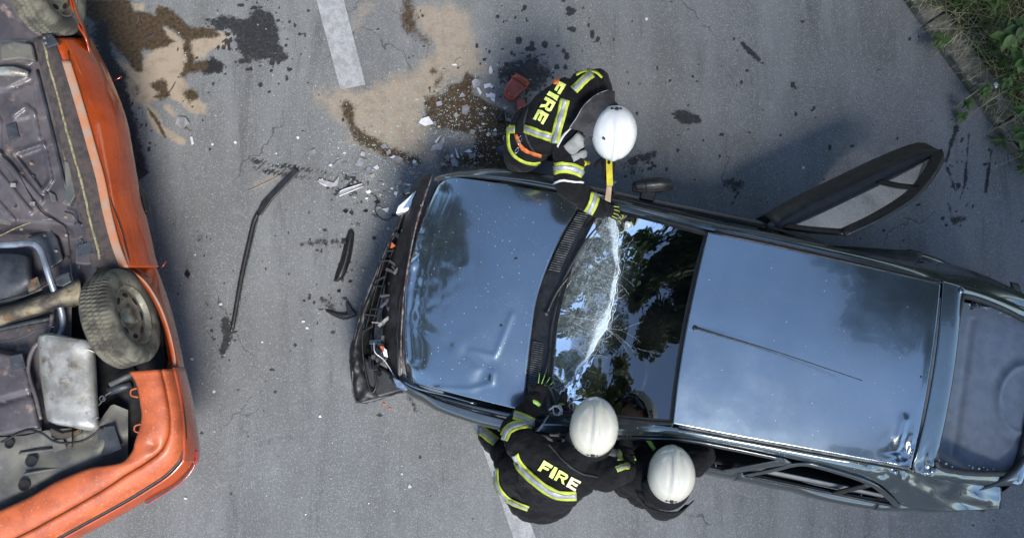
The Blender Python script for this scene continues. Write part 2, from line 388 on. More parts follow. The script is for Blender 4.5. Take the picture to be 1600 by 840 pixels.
def build_road():
    x0, x1, y0, y1, d = -4.75, 4.75, -2.45, 3.55, 0.0115
    nx = int((x1 - x0) / d) + 1; ny = int((y1 - y0) / d) + 1
    xs = np.linspace(x0, x1, nx); ys = np.linspace(y0, y1, ny)
    X, Y = np.meshgrid(xs, ys); Z = np.zeros_like(X)
    px, py = PX(np.stack([X, Y, Z], -1))
    n1 = fbm(px / 28, py / 28, 5, 3) - 0.5; n2 = fbm(px / 9, py / 9, 4, 11) - 0.5; n3 = fbm(px / 70, py / 70, 4, 21) - 0.5
    def P(pts, feather, amp=18, lvl=1.0):
        return lvl * sstep(-feather * 2.2 - 2, feather * 2.2 + 2, sd_poly(px, py, pts) + n1 * amp + n2 * amp * 0.5)
    def S(line, wd, feather, amp=10, lvl=1.0):
        return lvl * sstep(-feather * 1.6 - 1, feather * 1.6 + 1, wd - dist_poly(px, py, line) + n1 * amp + n2 * amp * 0.6)
    mx = lambda *a: np.maximum.reduce(a)
    sand = mx(
        P([(176, 92), (188, 88), (215, 112), (228, 84), (262, 62), (254, 38), (290, 60), (342, 50), (364, 52), (358, 76), (332, 80), (322, 94), (300, 98), (288, 118), (300, 146), (324, 164), (326, 182), (300, 180), (282, 166), (258, 150), (232, 164), (204, 166), (186, 140)], 3, 12),
        S([(228, 165), (250, 202), (285, 220)], 7, 4, 8), S([(262, 168), (290, 200)], 5, 4, 8, 0.8),
        P([(205, 5), (228, 5), (222, 18), (210, 16)], 2, 6), P([(242, 8), (255, 10), (250, 24)], 2, 5),
        P([(560, 0), (600, 0), (565, 50), (540, 52)], 8, 14, 0.62),
        P([(610, 0), (735, 0), (748, 45), (765, 92), (768, 118), (735, 122), (690, 150), (670, 185), (690, 235), (690, 262), (640, 268), (600, 245), (556, 226), (528, 196), (486, 172), (480, 142), (498, 132), (530, 136), (590, 118), (640, 96), (668, 72)], 12, 34, 0.72),
        P([(700, 210), (745, 200), (760, 225), (725, 250)], 10, 20, 0.7), P([(750, 150), (800, 150), (805, 175), (770, 178)], 8, 14, 0.66),
        S([(400, 290), (432, 276)], 10, 10, 8, 0.62), S([(470, 395), (480, 400)], 6, 9, 6, 0.4))
    wet = mx(
        P([(100, 0), (204, 0), (210, 18), (228, 19), (243, 26), (247, 6), (272, 18), (296, 38), (332, 44), (342, 56), (306, 64), (286, 64), (266, 46), (252, 38), (258, 52), (276, 66), (258, 74), (238, 80), (224, 78), (224, 112), (214, 113), (196, 96), (182, 82), (160, 45)], 2.5, 9),
        P([(234, 132), (252, 122), (262, 128), (262, 140), (268, 150), (252, 156), (240, 152), (248, 144)], 2, 7),
        P([(206, 132), (218, 130), (220, 146), (208, 150)], 4, 8, 0.8),
        S([(292, 62), (298, 100), (288, 116)], 8, 4, 9), P([(284, 96), (330, 92), (352, 100), (340, 112), (300, 118), (284, 118)], 3, 10),
        P([(280, 142), (300, 138), (312, 148), (308, 156), (294, 164), (290, 154)], 3, 8),
        S([(228, 166), (246, 190), (258, 214)], 2.2, 2, 4), S([(290, 200), (298, 204)], 2.5, 2, 3),
        S([(192, 112), (230, 108)], 4, 8, 14, 0.55),
        S([(636, -5), (640, 45)], 12, 8, 14, 0.85), S([(640, 45), (668, 66)], 7, 8, 12, 0.75),
        S([(542, 168), (552, 200), (566, 214)], 8, 5, 11, 0.9), S([(566, 214), (606, 238), (650, 252)], 9, 6, 13, 0.95),
        P([(664, 152), (690, 148), (700, 132), (722, 130), (730, 116), (742, 122), (738, 142), (770, 164), (800, 180), (810, 262), (700, 262), (735, 236), (742, 214), (700, 200), (690, 205), (676, 196), (664, 180)], 3, 14),
        S([(676, 110), (692, 116), (682, 132)], 4, 5, 9, 0.8), P([(690, 240), (800, 225), (830, 262), (690, 268)], 6, 16, 0.9))
    oil_shade = mx(  # oil marks, plus two patches of painted shade
        P([(318, 30), (340, 24), (385, 30), (396, 14), (424, 22), (430, 44), (438, 66), (448, 90), (436, 98), (420, 86), (392, 90), (372, 78), (366, 56), (352, 44), (330, 44)], 4, 20),
        P([(330, 90), (356, 102), (346, 112), (316, 116)], 3, 9), S([(375, 96), (390, 95)], 3.5, 2, 3),
        P([(150, 34), (166, 40), (182, 92), (196, 130), (212, 190), (232, 270), (216, 280), (150, 120)], 5, 14),  # narrow shade along the overturned car's flank, painted as a dark band
        P([(800, 95), (830, 80), (862, 110), (850, 140), (800, 145), (780, 110)], 6, 26, 0.85), P([(1050, 178), (1068, 172), (1092, 180), (1094, 190), (1066, 192)], 2, 9),
        S([(1160, 68), (1186, 94)], 2.5, 2, 6), S([(985, 252), (1020, 240)], 5, 5, 14, 0.9), S([(1140, 285), (1155, 290)], 7, 6, 12, 0.8),
        S([(352, 505), (356, 525), (348, 545)], 8, 5, 12, 0.95), S([(388, 255), (462, 266), (532, 282)], 9, 4, 9, 0.0),
        S([(542, 400), (532, 432)], 5, 6, 12, 0.7), S([(535, 270), (552, 300)], 7, 6, 16, 0.75), S([(640, 620), (650, 640)], 4, 4, 10, 0.8),
        S([(505, 470), (520, 482)], 6, 6, 14, 0.7), S([(470, 380), (530, 378)], 4, 6, 14, 0.62),
        S([(1494, 200), (1478, 252)], 2.2, 1.5, 5), S([(1480, 262), (1492, 296)], 3.5, 2, 8, 0.9), S([(1514, 210), (1507, 290), (1500, 312)], 1.6, 1.2, 4),
        S([(1549, 236), (1540, 300)], 1.6, 1.2, 5), S([(1482, 318), (1487, 336)], 2.6, 3, 12, .8), S([(1512, 318), (1504, 334)], 2.4, 3, 12, .8), P([(1484, 338), (1514, 336), (1512, 346), (1490, 350)], 3, 12),
        P([(960, 250), (1010, 262), (985, 275)], 6, 22, 0.6))  # shade above the hatchback painted in as a faint dark patch
    rs = np.random.RandomState(5)
    def spots(cx, cy, sx, sy, n, r0, r1):
        nonlocal oil_shade
        for _ in range(n if n < 2 else int(n * .5)):
            a, b = cx + rs.randn() * sx, cy + rs.randn() * sy; r = r0 + (r1 - r0) * rs.rand() ** 3
            m = (np.abs(px - a) < 16) & (np.abs(py - b) < 16)
            e = 0.6 + 0.8 * rs.rand()
            oil_shade[m] = np.maximum(oil_shade[m], sstep(-1.0, 1.0, r - np.hypot((px[m] - a) * e, (py[m] - b) / e) + n2[m] * 5))
    # spatter along the rims of the stains, then drips and spots round the wrecks
    ring = np.argwhere((oil_shade > .25) & (oil_shade < .7)); rw_ = np.argwhere((wet > .25) & (wet < .7))
    for q in ring[rs.randint(0, len(ring), 700)]:
        spots(px[q[0], q[1]], py[q[0], q[1]], 9, 9, 1, .5, 2.6)
    for q in rw_[rs.randint(0, len(rw_), 160)]:
        spots(px[q[0], q[1]], py[q[0], q[1]], 8, 8, 1, .4, 1.8)
    spots(400, 60, 46, 40, 240, 1.0, 3.8); spots(850, 70, 60, 45, 150, 1.0, 5.5); spots(1000, 60, 120, 50, 60, 0.9, 3.2)
    spots(320, 440, 50, 130, 60, 0.8, 3.4); spots(480, 430, 80, 90, 90, 0.8, 3.2); spots(1180, 240, 120, 70, 70, 0.8, 4.5)
    spots(1450, 330, 60, 60, 70, 0.8, 4.0); spots(650, 680, 70, 60, 40, 0.8, 3.6); spots(560, 120, 70, 60, 50, 0.8, 3.4); spots(400, 650, 130, 90, 60, 0.7, 2.2)
    spots(860, 120, 50, 40, 60, 1, 6); spots(1250, 140, 150, 70, 60, .8, 3.0); spots(1300, 790, 160, 30, 24, .7, 2.5)
    spots(545, 290, 20, 26, 30, 1, 4.5); spots(600, 330, 30, 30, 26, 1, 3.5)
    # tyre print, two ribs of blocks
    q = np.clip(((px - 390) * 142 + (py - 256) * 26) / (142 ** 2 + 26 ** 2), 0, 1)
    on = (((px - 390) * 142 + (py - 256) * 26) / (142 ** 2 + 26 ** 2) == q)
    lat = (-(px - 390) * 26 + (py - 256) * 142) / 144.4
    blocks = (np.abs(np.sin(q * 62 + lat * 0.35)) > 0.45) | (np.abs(np.abs(lat) - 6) < 1.3)
    pr = (np.abs(lat) < 11) & on & blocks & ~(np.abs(lat) < 1.0)
    oil_shade = np.maximum(oil_shade, np.where(pr, 0.55 + 0.7 * n3 + 1.1 * n1, 0))
    # soft dark rubber and dirt smears
    oil_shade = np.maximum(oil_shade, 0.42 * S([(300, 300), (330, 520), (420, 740), (470, 840)], 4, 10, 26)); oil_shade = np.maximum(oil_shade, 0.44 * S([(345, 640), (400, 690), (470, 680)], 3, 8, 20))
    V = np.stack([X, Y, Z], -1).reshape(-1, 3); I = np.arange(nx * ny).reshape(ny, nx)
    F = np.stack([I[:-1, :-1], I[:-1, 1:], I[1:, 1:], I[1:, :-1]], -1).reshape(-1, 4)
    me = bpy.data.meshes.new('road'); nb = len(V); B = 120.0
    ring = np.array([[-B, -B, 0], [B, -B, 0], [B, B, 0], [-B, B, 0]]); V = np.concatenate([V, ring])
    c = [I[0, 0], I[0, -1], I[-1, -1], I[-1, 0]]
    F2 = [[nb, nb + 1, c[1], c[0]], [nb + 1, nb + 2, c[2], c[1]], [nb + 2, nb + 3, c[3], c[2]], [nb + 3, nb, c[0], c[3]]]
    F = np.concatenate([F, np.array(F2)])
    me.vertices.add(len(V)); me.vertices.foreach_set('co', V.ravel()); nf = len(F)
    me.loops.add(nf * 4); me.polygons.add(nf); me.loops.foreach_set('vertex_index', F.ravel().astype(np.int32))
    me.polygons.foreach_set('loop_start', np.arange(0, nf * 4, 4, dtype=np.int32)); me.update(calc_edges=True)
    for nm, A in (('sand', sand), ('wet', wet), ('oil_shade', oil_shade)):
        at = me.attributes.new(nm, 'FLOAT', 'POINT'); at.data.foreach_set('value', np.concatenate([A.ravel(), np.zeros(4)]).astype(np.float32))
    o = link('road', me, 'asphalt'); tag(o, kind='structure')
build_road()
for quad in ([(492, -8), (535, -8), (571, 132), (532, 140)], [(734, 640), (764, 640), (841, 850), (806, 850)]):
    o = prism('road_marking', [W(x, y, 0.006) for x, y in quad], 0.003, 'paint_white'); tag(o, kind='structure')

# kerb and verge along the far corner
KA, KB = W(1400, -10, 0), W(1612, 292, 0)
kd = (KB - KA).normalized(); kn = Vector((-kd.y, kd.x, 0))            # towards the verge
if kn.x < 0: kn = -kn
def K(s, n, z): return KA + kd * s + kn * n + Vector((0, 0, z))
def build_kerb():
    k = thing('kerb', 'mossy weathered concrete kerb edging the overgrown verge', 'kerb', K(0.9, 0.1, 0))
    s = -2.6; rr = random.Random(3); i = 0
    while s < 7.0:
        L = 0.98; V, F = box_vf(K(s + L / 2, 0.11, 0.05), kd * (L / 2 - 0.006), kn * 0.095, Vector((0, 0, 0.055)))
        dz = rr.uniform(-0.008, 0.01); V = [v + Vector((0, 0, dz)) + kn * rr.uniform(-0.006, 0.006) for v in V]
        o = mk('kerb_stone', V, F, 'concrete', k, smooth=False); bev(o, 0.018, 3); s += L; i += 1
build_kerb()
def build_verge():
    nu, nv = 120, 40; V = []
    for i in range(nu + 1):
        s = -8 + 22 * i / nu
        for j in range(nv + 1):
            n = 0.19 + 9.0 * (j / nv) ** 2
            z = 0.085 + 0.28 * min(n, 2.5) * 0.35 + 0.07 * (mnoise.noise(Vector((s * 2.2, n * 2.2, 0))) + 0.5 * mnoise.noise(Vector((s * 7, n * 7, 3))))
            if j == 0: z = 0.07
            V.append(K(s, n, z))
    o = mk('verge', V, grid_faces(nu + 1, nv + 1), 'soil'); tag(o, kind='structure')
build_verge()
# ================================================================== the dark blue hatchback
def paint(name, base, metal, rough, dust=0.0, dustc=(0.6, 0.62, 0.65), scr=None, film=0.0, coat=1.0):
    t = NT(name); co = t.coord(); c = t.mix(t.ramp(t.noise(2.2, 5, 0.6, co), 0.35, 0.7), base, tuple(x * 0.86 for x in base))
    if scr: c = t.mix(t.ramp(t.noise(11, 8, 0.75, co, 1.5), 0.66, 0.72), c, scr)
    r = t.ramp(t.noise(5, 6, 0.7, co), 0.3, 0.75, rough * 0.85, rough * 1.25); m = metal
    if film:
        fm = t.math('MULTIPLY', t.ramp(t.noise(3.1, 7, 0.7, co, 0.6), 0.35, 0.8), film); c = t.mix(fm, c, (0.22, 0.22, 0.21))
    if dust:
        v = t.n('ShaderNodeTexVoronoi'); v.inputs['Scale'].default_value = 62; t.link(co, v.inputs['Vector'])
        sp = t.n('ShaderNodeSeparateColor'); t.link(v.outputs['Color'], sp.inputs[0])
        d = t.math('MULTIPLY', t.ramp(sp.outputs[0], 1 - dust, 1 - dust * 0.6), t.ramp(v.outputs['Distance'], 0.2, 0.08))
        v2 = t.n('ShaderNodeTexVoronoi'); v2.inputs['Scale'].default_value = 190; t.link(co, v2.inputs['Vector'])
        s2 = t.n('ShaderNodeSeparateColor'); t.link(v2.outputs['Color'], s2.inputs[0])
        cl = t.ramp(t.noise(5, 4, 0.6, co), 0.42, 0.66)
        d2 = t.math('MULTIPLY', t.math('MULTIPLY', t.ramp(s2.outputs[0], 1 - dust, 1 - dust * 0.6), t.ramp(v2.outputs['Distance'], 0.24, 0.12)), cl)
        d = t.math('MAXIMUM', d, d2)
        c = t.mix(d, c, dustc); r = t.math('ADD', r, t.math('MULTIPLY', d, 0.5)); m = t.math('MULTIPLY', t.math('SUBTRACT', 1.0, d), metal)
    b = t.n('ShaderNodeBsdfPrincipled'); t.set(b.inputs['Base Color'], c); t.set(b.inputs['Roughness'], r); t.set(b.inputs['Metallic'], m)
    b.inputs['Coat Weight'].default_value = coat; b.inputs['Coat Roughness'].default_value = 0.03; b.inputs['Coat IOR'].default_value = 1.6
    t.link(t.bump(t.noise(7, 2, 0.5, co), 0.05, 0.01), b.inputs['Normal']); t.link(b.outputs[0], t.out.inputs[0]); return t.m
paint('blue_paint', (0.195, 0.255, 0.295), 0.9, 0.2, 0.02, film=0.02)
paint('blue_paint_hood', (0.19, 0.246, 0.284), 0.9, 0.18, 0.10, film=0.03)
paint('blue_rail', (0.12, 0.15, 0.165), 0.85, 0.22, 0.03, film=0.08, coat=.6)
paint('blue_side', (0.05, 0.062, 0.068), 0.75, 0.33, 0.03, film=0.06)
pmat('black_plastic', (0.006, 0.0065, 0.007), (0.013, 0.0135, 0.0145), 16, 0.45, bump=0.25, bscale=140, dirt=(0.045, 0.044, 0.04), dscale=22, dlo=0.62, dhi=0.78)
pmat('black_rubber', (0.006, 0.006, 0.0065), (0.012, 0.012, 0.0125), 20, 0.55, bump=0.2, bscale=90)
pmat('worn_rubber', (0.035, 0.038, 0.04), (0.10, 0.105, 0.10), 26, 0.5, bump=0.3, bscale=90, dirt=(0.22, 0.22, 0.20), dscale=30, dlo=0.6, dhi=0.72)
pmat('grey_carpet', (0.19, 0.215, 0.245), (0.16, 0.182, 0.21), 12, 0.95, bump=0.6, bscale=260, bdist=0.003, dirt=(0.24, 0.26, 0.285), dscale=60, dlo=0.6, dhi=0.74)
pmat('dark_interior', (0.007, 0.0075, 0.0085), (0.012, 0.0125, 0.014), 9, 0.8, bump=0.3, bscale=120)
pmat('seat_cloth', (0.035, 0.038, 0.045), (0.022, 0.024, 0.03), 30, 0.95, bump=0.4, bscale=200)
pmat('pale_trim', (0.20, 0.205, 0.20), (0.14, 0.145, 0.14), 6, 0.6)
pmat('chrome_scrap', (0.62, 0.64, 0.66), (0.4, 0.42, 0.44), 14, 0.18, 1.0)
pmat('lamp_white', (0.72, 0.74, 0.76), (0.55, 0.57, 0.6), 20, 0.16, coat=1.0)
pmat('orange_lens', (0.55, 0.14, 0.02), (0.4, 0.08, 0.01), 20, 0.15, coat=1.0)
pmat('glass_crumb', (0.20, 0.26, 0.24), (0.42, 0.48, 0.47), 40, 0.12, coat=0.5)
pmat('brown_edge', (0.10, 0.035, 0.02), (0.20, 0.19, 0.18), 24, 0.4, 0.3)
def mat_glass():
    t = NT('window_glass'); tr = t.n('ShaderNodeBsdfTransparent'); tr.inputs[0].default_value = (0.14, 0.215, 0.185, 1)
    g = t.n('ShaderNodeBsdfGlossy'); g.inputs['Roughness'].default_value = 0.01; g.inputs[0].default_value = (0.95, 0.97, 1, 1)
    f = t.n('ShaderNodeFresnel'); f.inputs['IOR'].default_value = 2.2
    m = t.n('ShaderNodeMixShader'); t.link(f.outputs[0], m.inputs[0]); t.link(tr.outputs[0], m.inputs[1]); t.link(g.outputs[0], m.inputs[2]); t.done(m.outputs[0])
    t = NT('windscreen_glass'); co = t.coord()
    tr = t.n('ShaderNodeBsdfTransparent'); tr.inputs[0].default_value = (0.74, 0.82, 0.79, 1)
    fr = t.attr('frost'); hz_a = t.attr('haze')
    wob = t.bump(t.noise(3, 3, 0.5, co), 0.05, 0.02)
    g = t.n('ShaderNodeBsdfGlossy'); g.inputs['Roughness'].default_value = 0.008; g.inputs[0].default_value = (0.95, 0.97, 1, 1); t.link(wob, g.inputs['Normal'])
    f = t.n('ShaderNodeFresnel'); f.inputs['IOR'].default_value = 2.25
    m = t.n('ShaderNodeMixShader'); t.link(f.outputs[0], m.inputs[0]); t.link(tr.outputs[0], m.inputs[1]); t.link(g.outputs[0], m.inputs[2])
    # crushed laminate: crazing where the pane is broken
    cz = t.ramp(t.noise(34, 7, 0.8, co), 0.5, 0.66); cz2 = t.ramp(t.vor(120, 'DISTANCE_TO_EDGE', co), 0.10, 0.02)
    gr = t.noise(150, 4, 0.7, co); bl = t.noise(14, 6, 0.65, co)
    a = t.math('ADD', t.math('MULTIPLY', cz, 0.55), t.math('MULTIPLY', cz2, 0.14)); a = t.math('ADD', a, t.math('MULTIPLY', t.ramp(gr, 0.5, 0.72), 0.5))
    a = t.math('MULTIPLY', a, t.ramp(bl, 0.3, 0.62, 0.25, 1.0)); a = t.math('MULTIPLY', a, fr)
    hza = t.math('MULTIPLY', hz_a, t.math('ADD', t.math('MULTIPLY', t.ramp(t.noise(260, 4, 0.75, co), 0.42, 0.66), 0.42), t.math('MULTIPLY', t.ramp(t.noise(22, 7, 0.75, co), 0.42, 0.7), 0.34)))
    a = t.math('MAXIMUM', a, hza)
    core = t.ramp(t.math('ADD', fr, t.math('MULTIPLY', t.math('SUBTRACT', gr, 0.5), 0.9)), 1.02, 1.5)
    a = t.math('MAXIMUM', a, core, clamp=True)
    wsh = t.bsdf((0.62, 0.70, 0.70), 0.45, 0, t.bump(t.vor(60, 'F1', co), 0.8, 0.006), spec=0.6)
    m2 = t.n('ShaderNodeMixShader'); t.link(a, m2.inputs[0]); t.link(m.outputs[0], m2.inputs[1]); t.link(wsh, m2.inputs[2]); t.done(m2.outputs[0])
mat_glass()

CA = R(11.5); CO = W(1083, 512, 1.36)
CU = Vector((math.cos(CA), -math.sin(CA), 0)); CV = Vector((math.sin(CA), math.cos(CA), 0))
def C(u, v, h): return Vector((CO.x, CO.y, 0)) + CU * u + CV * v + Vector((0, 0, h))
car = thing('hatchback', 'dark blue hatchback with crumpled front and smashed windscreen, standing on its wheels', 'car', C(0.2, 0, 0))

def ridge(V, line, amp, wd, falloff=None):
    px, py = PX(V); d = dist_poly(px, py, line); V[:, 2] += amp * np.exp(-(d / wd) ** 2); return V
def bumpat(V, cx, cy, amp, wd):
    px, py = PX(V); V[:, 2] += amp * np.exp(-((px - cx) ** 2 + (py - cy) ** 2) / wd ** 2); return V
def crumple(V, cx, cy, rad, amp, f=0.06, seed=0):
    px, py = PX(V); k = np.clip(1 - np.hypot(px - cx, py - cy) / rad, 0, 1)
    V[:, 2] += amp * k * (np.abs(fbm(px * f, py * f, 4, seed) - 0.5) * 4 - 0.6); return V

# ---- bonnet
def hood_rear(v): return -0.985 + 0.03 * abs(v) + 0.26 * max(0, (v + 0.05)) ** 2 + 0.10 * max(0, -v - 0.05) ** 2
def hood_front(v): return -1.895 + (0.07 * (v / 0.75) ** 2 if v > 0 else 0.14 * (v / 0.72) ** 2)
vs = [-0.745, -0.6, -0.4, -0.2, 0, 0.2, 0.4, 0.6, 0.76]
rows = []
for k, t_ in enumerate([0, 0.2, 0.4, 0.6, 0.78, 0.9, 0.965, 1.0, 1.01]):
    h = [0.955, 0.945, 0.93, 0.905, 0.872, 0.842, 0.808, 0.76, 0.66][k]
    row = []
    for v in vs:
        u = hood_rear(v) + (hood_front(v) - hood_rear(v)) * t_
        row.append(C(u, v * (1.0 - 0.03 * t_), h - 0.05 * (abs(v) / 0.75) ** 3 - 0.01 * (v / 0.7) ** 2))
    rows.append(row)
def hood_fn(V):
    V = ridge(V, [(672, 285), (652, 345), (648, 362), (640, 395), (636, 430), (625, 480)], 0.03, 6)
    V = ridge(V, [(690, 300), (664, 370), (648, 440), (640, 500), (646, 560)], -0.018, 12)
    V = ridge(V, [(650, 400), (640, 450), (632, 500), (634, 560)], 0.014, 6); V = crumple(V, 648, 420, 120, 0.005, 0.03, 33)
    V = bumpat(V, 656, 366, 0.016, 7); V = bumpat(V, 640, 412, 0.02, 9); V = bumpat(V, 646, 392, -0.02, 10)
    V = ridge(V, [(800, 490), (778, 545), (772, 556), (735, 548), (770, 582), (768, 598), (735, 608), (680, 606)], 0.0055, 4)
    V = ridge(V, [(730, 552), (760, 572), (750, 596)], -0.008, 12)
    V = ridge(V, [(635, 495), (700, 538)], -0.006, 9); V = ridge(V, [(640, 560), (690, 600)], 0.006, 14)
    px, py = PX(V); V[:, 2] += 0.006 * (fbm(px / 60, py / 60, 2, 4) - 0.5); return V
hood = loft('bonnet', rows, 'blue_paint_hood', car, 14, 14, 0.006, hood_fn)
for (x, y) in ((806, 404), (783, 508)):
    lathe('washer_jet', [(0.012, 0.0005), (0.011, 0.007), (0.004, 0.011), (-0.004, 0.012)], W(x, y, 0.935), (0, 0, 1), 'black_plastic', hood, 12)
# torn bare-metal lip of the bonnet
tube('bonnet_lip', [W(676, 272, 0.79), W(655, 335, 0.80), W(643, 385, 0.80), W(633, 450, 0.79), W(627, 520, 0.77), W(627, 585, 0.75)], [0.003, 0.008, 0.005, 0.010, 0.004, 0.007], 'brown_edge', hood, 8, 5)

# ---- body sides
US = [-1.86, -1.72, -1.5, -1.2, -0.8, -0.4, 0.0, 0.4, 0.8, 1.2, 1.6, 1.9, 2.15, 2.32, 2.42]
KV = [0.86, 0.93, 0.985, 1.01, 1.01, 1.0, 1.0, 1.0, 1.0, 1.0, 0.985, 0.95, 0.88, 0.78, 0.64]
TP = [0.74, 0.785, 0.83, 0.87, 0.915, 0.93, 0.93, 0.93, 0.93, 0.93, 0.93, 0.925, 0.92, 0.91, 0.90]
def side_rows(u0, u1, sgn, n=10):
    rows = []
    for u in np.linspace(u0, u1, n):
        k = np.interp(u, US, KV) * (1 if sgn > 0 else np.interp(u, [-1.9, -1.2, -.4, 2.0, 2.4], [1.02, 1.03, 1.075, 1.075, 1.04])); tp = np.interp(u, US, TP) - (.035 if sgn < 0 and u > 1.6 else 0); lo = 0.22
        for wc in (-1.22, 1.38):
            if abs(u - wc) < 0.36: lo = max(lo, 0.28 + math.sqrt(max(0, 0.36 ** 2 - (u - wc) ** 2)))
        pr = [(0.805, 0.0), (0.845, 0.12), (0.868, 0.35), (0.872, 0.62), (0.862, 0.8), (0.835, 0.93), (0.79, 1.0)]
        rows.append([C(u, sgn * k * a, lo + (tp - lo) * b) for a, b in pr])
    return rows
def dents(V):
    V = bumpat(V, 1505, 778, -0.028, 20); V = bumpat(V, 1478, 762, 0.016, 11); V = bumpat(V, 1530, 772, .012, 12); V = ridge(V, [(1440, 752), (1475, 775), (1520, 790)], -.014, 8)
    for ln, a_, w_ in (([(1385, 728), (1412, 752), (1450, 768)], .014, 6), ([(1410, 735), (1440, 742), (1470, 760)], -.016, 7), ([(1450, 745), (1490, 752), (1540, 782)], .012, 6), ([(1425, 760), (1470, 786)], .010, 6), ([(1350, 722), (1390, 740), (1405, 760)], -.010, 7), ([(1500, 762), (1560, 776)], -.012, 8)):
        V = ridge(V, ln, a_, w_)
    return V
def side_fn(V):
    return dents(V)
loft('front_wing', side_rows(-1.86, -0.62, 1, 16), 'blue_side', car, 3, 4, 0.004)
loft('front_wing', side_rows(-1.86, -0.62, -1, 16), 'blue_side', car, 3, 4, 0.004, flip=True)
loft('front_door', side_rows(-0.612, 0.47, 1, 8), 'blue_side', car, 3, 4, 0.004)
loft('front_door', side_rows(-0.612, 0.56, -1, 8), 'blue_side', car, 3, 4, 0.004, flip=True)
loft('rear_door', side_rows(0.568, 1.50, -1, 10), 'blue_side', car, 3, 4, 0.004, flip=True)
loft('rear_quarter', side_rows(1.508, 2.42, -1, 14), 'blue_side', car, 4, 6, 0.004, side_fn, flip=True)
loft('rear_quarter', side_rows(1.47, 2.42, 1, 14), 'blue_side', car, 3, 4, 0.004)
box('sill', C(0.98, 0.77, 0.24), CU * 0.51, CV * 0.07, Vector((0, 0, 0.06)), 'blue_side', car, 0.015)
# wing tops meeting the bonnet
for s in (1, -1):
    rr_ = []
    for u, vi, hi_, vo, ho in [(-1.80, 0.715, 0.745, 0.745, 0.735), (-1.55, 0.752, 0.80, 0.79, 0.795), (-1.3, 0.768, 0.835, 0.80, 0.835), (-1.0, 0.768, 0.875, 0.80, 0.873), (-0.72, 0.75, 0.92, 0.80, 0.913)]:
        rr_.append([C(u, s * vi, hi_ - 0.02), C(u, s * (vi + vo) / 2, (hi_ + ho) / 2 + 0.004), C(u, s * vo * np.interp(u, US, KV) / 1.0, ho - 0.004)])
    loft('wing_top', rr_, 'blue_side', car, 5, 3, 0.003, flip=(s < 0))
# pinched, shiny edge of the crushed wing
tube('bent_wing_edge', [W(630, 596, 0.78), W(655, 607, 0.80), W(700, 618, 0.815), W(745, 631, 0.83)], [0.004, 0.008, 0.007, 0.004], 'blue_paint', car, 8)
#tube('bent_wing_edge', [W(690, 271, 0.79), W(740, 276, 0.82), W(800, 279, 0.845), W(850, 287, 0.86)], [0.004, 0.006, 0.006, 0.004], 'blue_paint', car, 8)

# ---- front end: panel behind the bonnet lip, radiator carrier, hanging bumper, broken lamps
fr = [[W(x, y, z) for (x, y, z) in r_] for r_ in [
    [(676, 274, .72), (650, 345, .72), (636, 425, .71), (624, 500, .70), (622, 590, .68)],
    [(660, 276, .62), (632, 350, .62), (612, 430, .60), (604, 505, .59), (612, 592, .58)],
    [(655, 280, .45), (625, 352, .45), (605, 432, .44), (597, 505, .43), (608, 592, .42)]]]
def rad_fn(V):
    px, py = PX(V); V[:, 2] += .05 * (fbm(px / 13, py / 13, 4, 18) - .5); V[:, 0] += .03 * (fbm(px / 17, py / 17, 3, 19) - .5); return V
loft('radiator_panel', fr, 'black_rubber', car, 14, 12, 0.006, rad_fn)
bp = []
outl = [(668, 272), (645, 303), (615, 362), (590, 420), (569, 474), (552, 535), (549, 575), (558, 628)]
inl = [(672, 282), (652, 318), (624, 380), (604, 436), (590, 486), (583, 530), (592, 575), (632, 612)]
for (a, b), (c, d) in zip(outl, inl):
    bp.append([W(c, d, 0.40), W(a * .3 + c * .7, b * .3 + d * .7, 0.47), W(a * .75 + c * .25, b * .75 + d * .25, 0.555), W(a, b, 0.54), W(a - 3, b + 1, 0.46), W(a - 1, b + 1, 0.30), W(a + 6, b, 0.2)])
def bump_fn(V):
    px, py = PX(V); V[:, 2] += 0.06 * (fbm(px / 12, py / 12, 4, 8) - 0.5); V[:, 0] += .03 * (fbm(px / 20, py / 20, 3, 28) - .5); return V
bumper = loft('front_bumper', bp, 'black_rubber', car, 12, 7, 0.006, bump_fn)
prism('bumper_end', [W(x, y, 0.53) for x, y in [(551, 545), (560, 629), (632, 611), (622, 588), (590, 570)]], 0.16, 'black_plastic', bumper, bevel=0.02)
tube('bumper_edge', [W(x, y, 0.545) for x, y in [(648, 300), (618, 358), (592, 416), (571, 470), (554, 530), (551, 575), (560, 629), (632, 612)]], 0.006, 'worn_rubber', bumper, 6, 5)
tube('bumper_rib', [W(x, y, 0.55) for x, y in [(570, 500), (566, 540), (572, 585), (580, 612), (588, 600), (582, 560), (580, 520)]], 0.008, 'black_plastic', bumper, 6, 4)
g = []
for i in range(9):
    f = i / 8; x = 610 - 32 * f; y = 390 + 120 * f
    if i in (2, 5): continue
    jr = random.Random(i); g.append(box_vf(W(x + jr.uniform(-5, 5), y + jr.uniform(-4, 4), 0.555), Vector((0.03 + jr.uniform(0, .02), 0.012 + jr.uniform(-.02, .02), jr.uniform(-.015, .015))), Vector((-0.003, 0.005, 0)), Vector((0, 0, 0.016))))
for off in (-6, 3, 12):
    g.append(tube_vf([W(612 + off, 386, 0.56), W(594 + off, 450, 0.555), W(578 + off, 512, 0.555)], 0.005, 6, 4))
V_, F_ = join_vf(g); mk('grille_lattice', V_, F_, 'black_plastic', bumper, False)
rs = random.Random(11)
